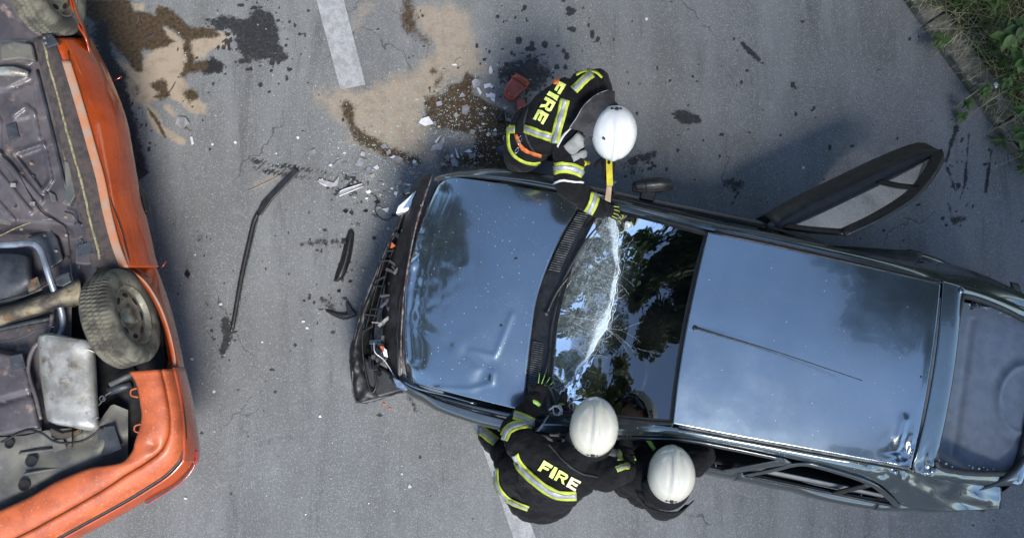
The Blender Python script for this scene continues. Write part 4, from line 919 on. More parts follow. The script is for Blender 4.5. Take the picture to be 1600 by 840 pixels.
pmat('red_lens', (0.35, 0.012, 0.012), (0.22, 0.006, 0.006), 20, 0.15, coat=1)
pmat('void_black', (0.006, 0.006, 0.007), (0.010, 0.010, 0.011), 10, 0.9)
oc = thing('overturned_car', 'orange car lying upside down on its roof with its dirty underside and wheels up', 'car', W(0, 300, 0))
OA = Vector((W(190, 500, 1.1) - W(60, 0, 1.1)))           # front -> rear
OA.z = 0; OA.normalize(); OL = Vector((-OA.y, OA.x, 0)); OL = OL if OL.x > 0 else -OL      # towards the dark car

# flank, from the sill lip over the bulge of the doors down to the window line
rows = []
fl = [(60, 84, 142), (95, 97, 160), (130, 108, 176), (180, 123, 195), (230, 137, 206), (280, 151, 215), (330, 161, 226), (380, 174, 237), (418, 188, 247)]
for y, a, b in fl:
    s = b - a
    pts = [W(a, y, 1.10), W(a + s * .16, y, 1.085), W(a + s * .40, y, 1.03), W(a + s * .70, y, 0.93), W(a + s * .9, y, 0.82), W(b, y, 0.70)]
    q = pts[-1]; pts += [q + Vector((-.11, 0, -.2)), q + Vector((-.26, 0, -.42)), q + Vector((-.44, 0, -.66))]
    rows.append(pts)
def ofn(V):
    px, py = PX(V); V[:, 0] += 0.012 * (fbm(px / 40, py / 40, 3, 31) - .5); 
    V[:, 0] -= 0.012 * np.exp(-(np.hypot((px - 205), (py - 300) * .4) / 20) ** 2); return V
flank = loft('door_panel', rows, 'orange_paint', oc, 8, 5, 0.006, ofn)
for y0, y1, m in ((0, 0, 0),):
    tube('door_gap', [W(163, 283, 1.079), W(176, 320, 1.072), W(190, 360, 1.064), W(204, 410, 1.052), W(216, 420, 1.01), W(232, 434, .93)], 0.004, 'void_black', flank, 6, 5)
tube('door_gap', [W(106, 80, 1.09), W(113, 110, 1.08), W(120, 120, 1.06)], 0.0035, 'void_black', flank, 6, 4)
# dusty band along the sill lip
rows = []
for y, a, b in fl[1:]:
    rows.append([W(a - 2, y, 1.108), W(a + 5, y, 1.109), W(a + 13, y, 1.098)])
loft('sill_lip', rows, 'dusty_orange', oc, 6, 3, 0.004)
# underside of the sill and the seam of sealant
seam = [(68, 62), (76, 100), (86, 135), (98, 180), (113, 235), (129, 290), (141, 345), (152, 385), (156, 405)]
rows = []
for (x, y), (yy, a, b) in zip([(66, 60), (75, 95), (85, 130), (98, 180), (112, 230), (126, 280), (138, 330), (151, 380), (158, 418)], fl):
    rows.append([W(x - 14, y, 1.12), W(x - 4, y, 1.125), W(x, y, 1.135), W((x + a) / 2, y, 1.125), W(a, y, 1.105)])
loft('sill', rows, 'sill_brown', oc, 6, 4, 0.006)
pts = []
rq = random.Random(4)
for x, y in cr(np.array(seam, float), 7): pts.append(W(x + rq.uniform(-.5, .5), y, 1.142 + rq.uniform(-.003, .003)))
tube('sealant_seam', pts, [rq.uniform(.006, .010) for _ in pts], 'sealant', oc, 6, 1)
# front corner bracket of the sill
br = prism('jacking_plate', [W(x, y, 1.165) for x, y in [(62, 56), (80, 52), (92, 68), (72, 76)]], 0.03, 'underseal_dark', oc, bevel=.004)
for x, y in ((70, 60), (72, 68)): lathe('bolt', [(.008, .0005), (.008, .008), (0, .008)], W(x, y, 1.166), (0, 0, 1), 'exhaust_steel', br, 6, smooth=False)

# ---- floor pan as a relief: ribs and pressings
def build_floor():
    nx, ny = 170, 300; xs = np.linspace(-210, 168, nx); ys = np.linspace(-60, 700, ny); X, Y = np.meshgrid(xs, ys)
    xr = np.interp(Y, [-60, 60, 100, 180, 280, 380, 420, 480, 700], [44, 64, 72, 92, 122, 146, 152, 112, 112]); lim = xr
    z = np.full(X.shape, 1.085); 
    def rib(line, wd, h): 
        nonlocal z
        d = dist_poly(X, Y, line); z = z + h * sstep(wd * 1.35, wd * .75, d)
    def pad(poly, h, f=3):
        nonlocal z
        z = z + h * sstep(-f, f, sd_poly(X, Y, poly))
    rib([(20, 180), (40, 165), (52, 175), (60, 215)], 3.5, .02)
    pad([(15, 140), (52, 130), (58, 180), (20, 190)], .012); pad([(28, 245), (72, 228), (78, 285), (66, 295)], -.014); rib([(20, 240), (68, 224), (80, 280), (66, 300), (22, 242)], 3, .022)
    rib([(-10, 232), (62, 312)], 5, .03); rib([(-10, 262), (46, 330)], 4, .022); rib([(-20, 300), (20, 345)], 5, .02); rib([(60, 60), (96, 200), (118, 300)], 6, .022)
    pad([(-60, 70), (40, 66), (50, 92), (44, 98), (-60, 104)], .04, 5); pad([(-60, 108), (40, 104), (46, 122), (10, 140), (-60, 150)], .025, 5)
    rib([(-20, 150), (0, 190), (0, 240)], 3, .02); rib([(-120, 130), (-90, 300)], 10, .04); rib([(-170, 60), (-110, 330)], 6, .03)
    # drop behind the floor: the rear is deeper (tank, axle)
    z = z - 0.16 * sstep(345, 372, Y + .25 * (60 - X) * .3) * sstep(150, 120, X)
    z = z + 0.006 * (fbm(X / 20, Y / 20, 3, 41) - .5) + 0.004 * (fbm(X / 5, Y / 5, 2, 42) - .5)
    V = []
    for j in range(ny):
        for i in range(nx):
            V.append(W(min(X[j, i], lim[j, i]), Y[j, i], z[j, i]))
    mk('floor_pan', V, grid_faces(ny, nx), 'underseal', oc)
build_floor()
def plate(name, poly, z, mat, dep=0.02, par=oc, bevel=.006): return prism(name, [W(x, y, z) for x, y in poly], dep, mat, par, bevel=bevel)
def grommet(x, y, z, r=.012): return lathe('plug', [(.004, .0005), (.004, r * .6), (.008, r * .8), (.004, r), (-.004, r * 1.05)], W(x, y, z), (0, 0, 1), 'underseal_dark', oc, 14)
for x, y in ((20, 178), (72, 302), (24, 322), (52, 276)): grommet(x, y, 1.09)
plate('bracket', [(100, 250), (107, 254), (118, 305), (108, 322), (98, 318), (102, 290)], 1.13, 'grey_liner', .04)
plate('bracket', [(75, 298), (86, 304), (88, 314), (80, 316)], 1.11, 'grey_liner', .02)
plate('front_crossmember', [(0, 70), (20, 64), (48, 68), (54, 96), (30, 92), (0, 96)], 1.15, 'grey_liner', .05, bevel=.015)
tube('control_arm', [W(-20, 112, 1.16), W(20, 112, 1.16), (W(44, 116, 1.15))], [.03, .035, .02], 'exhaust_steel', oc, 10)
tube('handbrake_cable', [W(-20, 225, 1.115), W(22, 262, 1.115), W(60, 325, 1.11), W(88, 345, 1.1), W(104, 358, 1.09), W(110, 400, 1.08), W(112, 430, 1.08), W(120, 448, 1.07)], .005, 'black_rubber', oc, 6, 6)
for x, y in ((20, 289), (50, 318)): plate('cable_clip', [(x - 4, y - 3), (x + 4, y - 3), (x + 4, y + 3), (x - 4, y + 3)], 1.125, 'exhaust_steel', .01, bevel=.001)
tube('brake_line', [W(0, 368, 1.06), W(40, 350, 1.07), W(80, 342, 1.09), W(100, 352, 1.09)], .004, 'sealant', oc, 6, 6)

# ---- front wheel bay
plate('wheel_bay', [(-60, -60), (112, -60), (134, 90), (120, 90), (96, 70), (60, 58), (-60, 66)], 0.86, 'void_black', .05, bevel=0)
tube('front_arch_lip', [W(100, -40, .98), W(118, 30, .98), (W(134, 60, .95)), W(140, 84, .9)], [.007, .009, .009, .006], 'orange_paint', oc, 8, 5)
loft('front_wing', [[W(x, y, z) for x, y, z in r_] for r_ in [[(98, -60, 1.0), (106, -60, .85), (108, -60, .6)], [(112, 0, 1.0), (119, 0, .85), (120, 0, .6)], [(132, 55, .97), (138, 58, .85), (140, 62, .6)], [(139, 84, .9), (146, 88, .8), (148, 92, .6)]]], 'orange_paint', oc, 5, 4, .005)

# ---- wheels
def wheel(hub, axis, r, wd, name='wheel'):
    t = lathe(name, [(-wd * .5, r * .62), (-wd * .56, r * .72), (-wd * .57, r * .84), (-wd * .5, r * .94), (-wd * .40, r * .985)]
              + [x for k in range(4) for x in ((-wd * .38 + k * wd * .2, r), (-wd * .38 + k * wd * .2 + wd * .145, r * 1.004), (-wd * .38 + k * wd * .2 + wd * .15, r * .945), (-wd * .38 + k * wd * .2 + wd * .195, r * .968))][:-2]
              + [(wd * .40, r * .985), (wd * .5, r * .94), (wd * .57, r * .84), (wd * .56, r * .74), (wd * .50, r * .64), (wd * .44, r * .62)], hub, axis, 'tyre_dusty', oc, 210,
              fn=lambda k, j, rr: rr - (.014 if (5 <= j <= 20 and rr > r * .98 and (k + (j // 4)) % 3 == 0) else 0))
    rim = lathe('rim', [(wd * .46, r * .635), (wd * .49, r * .625), (wd * .47, r * .60), (wd * .30, r * .585), (wd * .22, r * .55), (wd * .30, r * .50), (wd * .33, r * .36), (wd * .24, r * .29), (wd * .22, r * .19), (wd * .36, r * .17), (wd * .37, r * .001)], hub, axis, 'rim_dirty', t, 64)
    a, s, b = frame_of(axis); hub = Vector(hub)
    for k in range(8):
        q = 2 * math.pi * k / 8; d = s * math.cos(q) + b * math.sin(q); tt = -s * math.sin(q) + b * math.cos(q)
        V, F = ellipsoid_vf(hub + a * (wd * .315) + d * (r * .43), tt * (r * .10), d * (r * .055), a * .006, 14, 6); mk('rim_hole', V, F, 'void_black', rim)
    for k in range(4):
        q = 2 * math.pi * (k + .3) / 4; d = s * math.cos(q) + b * math.sin(q)
        lathe('wheel_bolt', [(0, .011), (.018, .011), (.02, .0005)], hub + a * (wd * .22) + d * (r * .24), axis, 'exhaust_steel', rim, 6, smooth=False)
    lathe('inner_drum', [(-wd * .45, r * .6), (-wd * .1, r * .58), (-wd * .1, .001)], hub, axis, 'underseal_dark', t, 32)
    return t
ax = (OL + Vector((0, 0, 0.10))).normalized()
hub = W(190, 497, 1.13)
wheel(hub, ax, 0.318, 0.195)
axf = (OL + OA * 0.18 + Vector((0, 0, 0.12))).normalized()
wheel(W(72, -18, 1.13), axf, 0.318, 0.195)
wheel(hub - OL * 1.42, -OL, 0.318, 0.195)
# ---- rear arch: black hole, lip
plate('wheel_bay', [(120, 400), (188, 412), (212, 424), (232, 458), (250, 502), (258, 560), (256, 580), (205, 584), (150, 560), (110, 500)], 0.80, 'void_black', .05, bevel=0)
arch = [(190, 418), (205, 424), (226, 442), (246, 474), (260, 510), (270, 550), (272, 574)]
rows = []
for (x, y), (bx, by) in zip(arch, [(236, 404), (244, 420), (252, 440), (263, 472), (273, 508), (282, 548), (287, 574)]):
    q = W(bx, by, .70)
    rows.append([W(x - 3, y + 2, .94), W(x, y, 1.0 - .0003 * (y - 418)), W(x * .55 + bx * .45, y * .55 + by * .45, .92), W(bx - 3, by, .82), q, q + Vector((-.11, 0, -.2)), q + Vector((-.26, 0, -.42)), q + Vector((-.44, 0, -.66))])
rear_q = loft('rear_wing', rows, 'orange_paint', oc, 6, 4, .006)
tube('scraped_arch_lip', [W(x + 2, y, 1.005 - .0003 * (y - 418)) for x, y in arch], [.005, .006, .008, .009, .007, .005, .004], 'dusty_orange', rear_q, 6, 4)
rows = []
for y, a, b in ((574, 274, 288), (620, 283, 299), (660, 288, 306), (700, 290, 311), (722, 288, 309)):
    q = W(b, y, .70); rows.append([W(a - 4, y, 1.0), W(a, y, .99), W(a * .5 + b * .5, y, .90), W(b - 2, y, .80), q, q + Vector((-.11, .02, -.2)), q + Vector((-.26, .05, -.42)), q + Vector((-.44, .09, -.66))])
loft('rear_wing', rows, 'orange_paint', oc, 6, 4, .006)
# ---- bumper: inner return, gap, outer skin, black strip, boot edge, tail lamp
inner = [(203, 580), (214, 600), (220, 630), (222, 655), (212, 690), (208, 704), (192, 722), (165, 728), (140, 732), (90, 752), (40, 780), (-40, 815), (-120, 850)]
mid = [(250, 577), (257, 605), (263, 640), (264, 670), (258, 690), (248, 705), (225, 722), (195, 740), (165, 760), (105, 795), (30, 835), (-40, 865), (-120, 900)]
outer = [(272, 576), (280, 610), (286, 645), (289, 680), (286, 705), (278, 722), (258, 742), (228, 762), (195, 782), (135, 815), (60, 855), (-20, 890), (-100, 925)]
rows = []
for a, b in zip(inner, mid):
    rows.append([W(*a, 1.10), W(a[0] * .9 + b[0] * .1, a[1] * .9 + b[1] * .1, 1.125), W(a[0] * .5 + b[0] * .5, a[1] * .5 + b[1] * .5, 1.13), W(a[0] * .12 + b[0] * .88, a[1] * .12 + b[1] * .88, 1.115), W(*b, 1.085)])
def bfn(V):
    px, py = PX(V); V[:, 2] += .012 * (fbm(px / 30, py / 30, 3, 51) - .5) - .02 * np.exp(-(np.hypot(px - 238, py - 695) / 9) ** 2); return V
obump = loft('rear_bumper', rows, 'orange_matt', oc, 6, 6, .006, bfn)
rows = []
for a, b in zip(mid, outer):
    rows.append([W(a[0] + 1, a[1] + 1, 1.06), W(a[0] * .8 + b[0] * .2, a[1] * .8 + b[1] * .2, 1.082), W(a[0] * .4 + b[0] * .6, a[1] * .4 + b[1] * .6, 1.05), W(*b, 0.98)])
loft('bumper_skin', rows, 'orange_matt', obump, 6, 5, .006)
tube('bumper_strip', [W(*b, 0.985) for b in outer], .013, 'black_rubber', obump, 8, 5)
tube('bumper_strip', [W(b[0] - 2.5, b[1] - 2.5, 1.0) for b in outer[4:]], .0035, 'worn_rubber', obump, 6, 4)
tube('bumper_gap', [W(*b, 1.075) for b in mid], [.004, .006, .007, .004, .003, .004, .007, .012, .014, .014, .014, .012, .01], 'void_black', obump, 6, 5)
rows = []
low = [(284, 574), (291, 610), (298, 645), (302, 680), (304, 708), (298, 728), (274, 752), (240, 772), (205, 793), (145, 826), (70, 866), (-10, 900), (-90, 935)]
for a, b in zip(outer, low):
    q = W(*b, .80); d = Vector((-.1, .08, 0)); rows.append([W(a[0] + 3, a[1] + 2, .965), W(a[0] * .4 + b[0] * .6 + 2, a[1] * .4 + b[1] * .6 + 2, .90), q, q + d * 1.0 + Vector((0, 0, -.2)), q + d * 2.4 + Vector((0, 0, -.5)), q + d * 4 + Vector((0, 0, -.76))])
loft('tail_panel', rows, 'orange_paint', oc, 5, 4, .006)
rows = [[W(*a, .86) + Vector((.012, -.008, 0)), W(*a, .75) + Vector((.012, -.010, 0)), W(*a, .62) + Vector((-.01, .01, 0))] for a in [(303, 700), (301, 722), (288, 742), (262, 762), (225, 784)]]
loft('tail_lamp', rows, 'red_lens', oc, 5, 4, .01)
for x, y in ((212, 612), (218, 668)):
    o = tube('bumper_clip', [W(x + 2, y - 6, 1.11), W(x - 7, y - 3, 1.11), W(x - 7, y + 5, 1.11), W(x + 4, y + 8, 1.11)], .006, 'orange_matt', obump, 6, 4)
tube('bumper_bracket', [W(172, 600, 1.06), W(206, 584, 1.06)], .02, 'grey_liner', oc, 6, 2)
tube('bumper_bracket', [W(170, 610, 1.02), W(206, 600, 1.02)], .03, 'underseal_dark', oc, 6, 2)

# ---- rear underside
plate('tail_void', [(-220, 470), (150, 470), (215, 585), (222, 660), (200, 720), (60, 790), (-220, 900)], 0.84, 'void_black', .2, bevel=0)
# fuel tank and heat shield
loft('fuel_tank', [[W(x, y, z) for x, y, z in r_] for r_ in [[(-120, 398, .96), (-40, 396, 1.02), (20, 396, 1.03), (42, 400, 1.02), (46, 404, .95)], [(-120, 420, .97), (-40, 420, 1.07), (20, 420, 1.07), (44, 424, 1.05), (50, 430, .95)], [(-120, 450, .97), (-40, 450, 1.07), (20, 448, 1.07), (48, 440, 1.05), (54, 444, .95)], [(-120, 478, .95), (-40, 476, 1.02), (20, 470, 1.02), (50, 452, 1.0), (56, 456, .93)]]], 'underseal_dark', oc, 6, 6, .01)
plate('heat_shield', [(40, 370), (80, 358), (88, 372), (98, 406), (78, 420), (60, 380)], .99, 'underseal_dark', .03, bevel=.01)
plate('chassis_rail', [(112, 350), (122, 345), (150, 378), (158, 412), (132, 414), (116, 412), (118, 380)], 1.11, 'underseal', .10, bevel=.015)
grommet(130, 354, 1.115, .02); grommet(127, 377, 1.115, .016)
plate('spring_mount', [(84, 432), (106, 424), (112, 440), (98, 448), (86, 446)], 1.08, 'underseal_dark', .06, bevel=.01)
tube('exhaust_pipe', [W(-40, 384, 1.10), W(20, 382, 1.11), W(46, 380, 1.12), W(60, 386, 1.12), W(68, 402, 1.12), (W(76, 428, 1.11)), W(84, 452, 1.07), W(96, 485, 1.0), W(98, 510, .99), W(92, 526, 1.03)], .021, 'pipe_steel', oc, 12, 6)
rows = []
for x, y, hw in ((-60, 512, 15), (-10, 497, 15), (20, 489, 14), (60, 476, 14), (100, 462, 16), (126, 455, 22)):
    rows.append([W(x - 3, y - hw, 1.02), W(x - 1, y - hw * .7, 1.10), W(x, y, 1.125), W(x + 2, y + hw * .7, 1.10), W(x + 3, y + hw, 1.02)])
loft('axle_beam', rows, 'rusty_beam', oc, 5, 4, .006)
tube('brake_pipe', [W(10, 505, 1.07), W(60, 492, 1.08), W(90, 480, 1.1), W(120, 478, 1.08)], .004, 'black_rubber', oc, 6)
# spare wheel well
V = []
n1_, n2_ = 40, 40
for i in range(n1_):
    for j in range(n2_):
        x = -150 + 215 * i / (n1_ - 1); y = 520 + 160 * j / (n2_ - 1)
        d = sd_poly(np.array([x]), np.array([y]), [(-130, 560), (-60, 545), (0, 548), (35, 555), (48, 590), (58, 640), (66, 672), (20, 680), (-60, 690), (-140, 690)])[0]
        z = .90 + .16 * sstep(-10, 6, d) - .03 * sstep(3, -3, abs((y - 628) + (x * .28)) - 4)
        V.append(W(x, y, z))
mk('spare_wheel_well', V, grid_faces(n1_, n2_), 'underseal', oc)
tube('exhaust_support', [W(82, 490, 1.0), W(76, 520, 1.0), W(52, 545, 1.02), W(44, 580, 1.03), W(56, 620, 1.03), W(64, 655, 1.03)], [.015, .018, .016, .014, .014, .012], 'underseal', oc, 8, 6)
tube('cross_tube', [W(-20, 518, .98), W(40, 505, .98), W(78, 498, .98)], .02, 'underseal_dark', oc, 8)
for x, y in ((45, 514), (78, 528)): lathe('rusty_bolt', [(.01, .0005), (.01, .013), (0, .016)], W(x, y, 1.02), (0, 0, 1), 'rusty_beam', oc, 10)
# silencer box
sil_axis = [(104, 528), (106, 560), (109, 600), (113, 640), (116, 662)]
rows = []
for k, (x, y) in enumerate([(102, 524), (103, 530), (105, 560), (108, 600), (112, 640), (115, 662), (116, 668)]):
    hw = [26, 43, 45, 44, 42, 40, 28][k]; dz = [.05, .0, 0, 0, 0, 0, .05][k]; tl = 5
    ring = []
    for a in np.linspace(0, 2 * math.pi, 13):
        ca, sa = math.cos(a), math.sin(a); e = .78
        cx = math.copysign(abs(ca) ** e, ca); sz = math.copysign(abs(sa) ** e, sa)
        ring.append(W(x + cx * hw, y - cx * tl * (-1), 1.065 + sz * (.09 - dz)))
    rows.append(ring)
sil = loft('silencer', rows, 'exhaust_steel', oc, 5, 2)
V = [W(x, y, 1.06 + dz) for x, y, dz in ((76, 660, .055), (116, 668, .06), (152, 665, .055), (152, 665, -.06), (116, 668, -.065), (76, 660, -.06))]
mk('end_plate', V, [(0, 1, 2, 3, 4, 5)], 'exhaust_steel', sil, False)
tube('silencer_seam', [W(62, 545, 1.12), W(85, 541, 1.142), W(108, 541, 1.145), W(135, 545, 1.142), W(148, 550, 1.12)], .004, 'exhaust_steel', sil, 6, 4)
tp = tube('tailpipe', [W(132, 636, 1.10), W(142, 646, 1.10), W(150, 656, 1.10)], .024, 'exhaust_steel', sil, 14, 3)
lathe('pipe_mouth', [(0, .019), (.004, .0195), (.004, .0005)], W(150.5, 656.5, 1.10), (W(150, 656, 1.10) - W(142, 646, 1.10)), 'void_black', tp, 14)
plate('hanger', [(78, 668), (96, 676), (118, 672), (128, 664), (126, 676), (100, 686), (80, 684)], 1.04, 'rusty_beam', .03)
lathe('hanger_loop', [(.0, .012), (.008, .018), (0, .024), (-.008, .018), (0, .012)], W(160, 622, 1.06), (0.2, 0, 1), 'underseal_dark', oc, 14)
tube('hanger_rod', [W(146, 640, 1.05), W(158, 628, 1.05), W(164, 618, 1.05), W(176, 610, 1.04)], .007, 'underseal_dark', oc, 6)
# plastic liner in the tail with its round holes
V = []; nx, ny = 60, 40
for i in range(nx):
    for j in range(ny):
        f = i / (nx - 1); gq = j / (ny - 1); x = -120 + 320 * f; top = np.interp(x, [-120, 40, 70, 150, 175, 200], [690, 680, 672, 665, 630, 640]); bot = np.interp(x, [-120, 0, 90, 140, 190, 205], [850, 798, 753, 735, 724, 706]) + 4
        y = top + (bot - top) * gq
        z = 1.0 - .08 * sstep(150, 205, x) + .012 * math.sin(gq * 9 + x * .02) - .03 * sstep(.75, 1, gq)
        V.append(W(x, y, z))
liner = mk('tail_liner', V, grid_faces(nx, ny), 'grey_liner', oc)
def liner_hole(x, y, r):
    h = lathe('drain_hole', [(.010, r * 1.35), (.014, r * 1.15), (.010, r), (.004, r * .9), (.003, .0005)], W(x, y, 1.018), (0, 0, 1), 'void_black', liner, 20)
for x, y, r in ((16, 692, .025), (50, 720, .03), (39, 757, .03)): liner_hole(x, y, r)
tube('liner_rib', [W(30, 708, 1.02), W(60, 704, 1.02), W(95, 700, 1.0)], .01, 'grey_liner', liner, 6)
tube('liner_rib', [W(38, 740, 1.02), W(66, 735, 1.02), W(100, 730, 1.0)], .01, 'grey_liner', liner, 6)
# far flank, out of sight behind the floor
rows = []
for s in np.linspace(-.3, 3.3, 9):
    p = W(40, 0, 0) + OA * s - OL * 1.42; p.z = 0
    rows.append([p + Vector((0, 0, 1.1)), p - OL * .08 + Vector((0, 0, 1.0)), p - OL * .13 + Vector((0, 0, .7)), p - OL * .05 + Vector((0, 0, .4)), p + OL * .15 + Vector((0, 0, .05))])
loft('far_side', rows, 'orange_paint', oc, 3, 3, .005)
# torn red lamp cables poking out beyond the flank
tube('red_cable', [W(165, 130, .55), W(178, 126, .60), W(190, 120, .60)], .006, 'red_lens', oc, 6)
tube('red_cable', [W(246, 420, .62), W(254, 416, .62), W(259, 408, .62)], .006, 'red_lens', oc, 6)
loft('door_handle', [[W(x, y, z) for x, y, z in r_] for r_ in [[(215, 294, .72), (220, 294, .66), (216, 296, .58)], [(222, 312, .72), (231, 312, .66), (224, 314, .58)], [(227, 332, .72), (232, 333, .66), (228, 334, .58)]]], 'black_plastic', oc, 5, 4, .01)

# small fittings all over the underside: bolts, clips, hoses, flanges
ro = random.Random(77)
for i in range(24):
    x, y = ro.uniform(0, 140), ro.uniform(70, 420)
    if x > np.interp(y, [60, 420], [58, 140]): continue
    lathe('floor_bolt', [(.012, .0005), (.012, .006), (.004, .007), (.004, .011), (-.02, .011)], W(x, y, 1.085 if y < 350 else 1.0), (0, 0, 1), ro.choice(['exhaust_steel', 'rusty_beam', 'underseal_dark']), oc, 6, smooth=False)
for a in ([(0, 470), (40, 462), (84, 440), (108, 426)], [(100, 330), (118, 338), (128, 372), (124, 420)], [(-10, 535), (30, 528), (60, 515), (86, 510)], [(0, 690), (40, 672), (66, 676), (90, 690), (130, 688), (160, 668)]):
    tube('hose', [W(x + ro.uniform(-2, 2), y, (1.12 if y < 350 else 1.06) + ro.uniform(0, .02)) for x, y in a], ro.uniform(.004, .008), ro.choice(['black_rubber', 'underseal_dark', 'black_rubber']), oc, 6, 6)
for poly, z, m in (([(8, 196), (24, 190), (30, 214), (14, 222)], 1.10, 'underseal_dark'), ([(-6, 330), (20, 338), (16, 352), (-8, 348)], 1.08, 'grey_liner'), ([(96, 232), (104, 228), (108, 246), (100, 250)], 1.12, 'rusty_beam'), ([(118, 384), (142, 376), (148, 396), (122, 402)], 1.13, 'underseal_dark'), ([(40, 440), (58, 432), (66, 452), (46, 460)], 1.06, 'rusty_beam'), ([(80, 690), (98, 684), (104, 700), (84, 706)], 1.03, 'grey_liner'), ([(150, 668), (178, 664), (190, 700), (160, 714)], 1.0, 'underseal_dark'), ([(14, 556), (34, 552), (40, 574), (18, 580)], 1.07, 'underseal_dark')):
    plate('stiffener_plate', poly, z, m, .012, bevel=.003)
#tube('prop_tunnel_rib', [W(-30, 90, 1.10), W(-12, 180, 1.10), W(4, 260, 1.10), W(22, 340, 1.09)], .012, 'underseal', oc, 8, 5)
tube('prop_tunnel_rib', [W(58, 110, 1.10), W(80, 200, 1.10), W(104, 300, 1.10)], .010, 'underseal_dark', oc, 8, 5)
# ================================================================== three firefighters
def cloth(name, c1, c2, rough=0.85):
    t = NT(name); co = t.coord(); c = t.mix(t.ramp(t.noise(6, 6, .6, co), .35, .7), c1, c2)
    c = t.mix(t.math('MULTIPLY', t.ramp(t.noise(3.5, 8, .7, co), .58, .75), .35), c, (0.018, 0.0175, 0.017))
    n1 = t.bump(t.noise(11, 5, .6, co, 1.8), .75, .025); n2 = t.bump(t.noise(420, 2, .5, co), .35, .0015, n1)
    t.done(t.bsdf(c, rough, 0, n2, spec=.18, Sheen_Weight=.03))
cloth('turnout_black', (0.0030, 0.0031, 0.0035), (0.0080, 0.0081, 0.0088))
cloth('turnout_grey', (0.022, 0.022, 0.024), (0.055, 0.055, 0.056))
cloth('pouch_grey', (0.22, 0.22, 0.21), (0.30, 0.30, 0.28))
cloth('glove_black', (0.006, 0.006, 0.0065), (0.014, 0.014, 0.014))
pmat('hivis_yellow', (0.42, 0.47, 0.045), (0.32, 0.37, 0.035), 24, .6, bump=.2, bscale=220, dirt=(0.28, 0.30, 0.06), dscale=22, dlo=.62, dhi=.8)
pmat('hivis_silver', (0.33, 0.34, 0.36), (0.24, 0.25, 0.27), 24, .4, .25, bump=.2, bscale=220)
pmat('hivis_green', (0.42, 0.72, 0.16), (0.32, 0.55, 0.10), 24, .6)
pmat('letter_yellow', (0.74, 0.82, 0.20), (0.62, 0.70, 0.16), 30, .6)
pmat('letter_cream', (0.70, 0.62, 0.36), (0.6, 0.54, 0.32), 30, .6)
pmat('piping_white', (0.62, 0.63, 0.64), (0.5, 0.5, 0.5), 30, .6)
pmat('helmet_white', (0.66, 0.66, 0.64), (0.61, 0.61, 0.58), 3, .30, coat=.6, dirt=(0.50, 0.48, 0.42), dscale=9, dlo=.6, dhi=.8)
pmat('helmet_cream', (0.54, 0.515, 0.425), (0.49, 0.465, 0.375), 3, .28, coat=.7, dirt=(0.40, 0.37, 0.28), dscale=10, dlo=.6, dhi=.8)
pmat('skin', (0.45, 0.27, 0.19), (0.40, 0.23, 0.16), 20, .55)
pmat('orange_web', (0.62, 0.16, 0.03), (0.48, 0.11, 0.02), 30, .7)
pmat('tool_yellow', (0.62, 0.52, 0.03), (0.48, 0.40, 0.02), 18, .45, dirt=(0.2, .17, .05), dscale=25)
pmat('tool_wood', (0.45, 0.35, 0.22), (0.35, 0.26, 0.15), 12, .6)
pmat('eye_white', (.8, .8, .8), (.75, .75, .75), 5, .3)
def folds(seed, amp=.019):
    def f(c):
        q = Vector((c.x * 7 + seed, c.y * 7, c.z * 4.5)); a = mnoise.noise(q) ; b = abs(mnoise.noise(Vector((c.x * 15, c.y * 15 + seed, c.z * 9)))); e = abs(mnoise.noise(Vector((c.x * 31, c.y * 31 + seed, c.z * 22))))
        return amp * (a * .9 + (.35 - b) * 1.1 + (.3 - e) * .35)
    return f
def limb(pts):     # [(point, radius), ...]
    return [capsule_vf(a[0], b[0], a[1], b[1]) for a, b in zip(pts[:-1], pts[1:])]
def head_shapes(c, fwd, up):
    s = fwd.cross(up).normalized()
    return [ellipsoid_vf(c, fwd * .098, s * .078, up * .115), ellipsoid_vf(c + fwd * .02 - up * .06, fwd * .07, s * .06, up * .06), capsule_vf(c + fwd * .095 + up * .0, c + fwd * .115 - up * .03, .012, .016),
            ellipsoid_vf(c + s * .08, fwd * .02, s * .012, up * .03), ellipsoid_vf(c - s * .08, fwd * .02, s * .012, up * .03), capsule_vf(c - up * .08 - fwd * .01, c - up * .2 - fwd * .05, .058, .07)]
def person(label, base, shapes, head, seed, vox=.014, group='firefighters at work on the wreck'):
    p = thing('person', label, 'person', base, None)
    me = voxel('body', shapes + head_shapes(*head), vox, 5, None)
    hc, hf, hu = head; n = len(me.vertices); co = np.empty(n * 3); me.vertices.foreach_get('co', co); co = co.reshape(-1, 3); no = np.empty(n * 3); me.vertices.foreach_get('normal', no); no = no.reshape(-1, 3)
    f = folds(seed); dh = np.linalg.norm(co - np.array(hc), axis=1)
    amp = np.array([f(Vector(c)) for c in co]) * np.clip((dh - .15) / .1, 0, 1); co += no * amp[:, None]
    me.vertices.foreach_set('co', co.ravel()); me.update()
    me.materials.append(MATS['turnout_black']); me.materials.append(MATS['skin'])
    up = np.array(hu); rel = co - np.array(hc)
    for pl in me.polygons:
        c = rel[pl.vertices[0]]
        if np.linalg.norm(c) < .15 and c @ up > -.14: pl.material_index = 1
    body = link('body', me, None, p)
    s = hf.cross(hu).normalized()
    for k in (-1, 1):
        V, F = ellipsoid_vf(hc + hf * .092 + s * (.032 * k) + hu * .012, hf * .008, s * .014, hu * .009, 10, 8); mk('eye', V, F, 'eye_white', p)
    V, F = ellipsoid_vf(hc + hf * .085 - hu * .062, hf * .012, s * .022, hu * .006, 10, 8); mk('mouth', V, F, 'skin', p)
    return p, body, bvh_of(me)
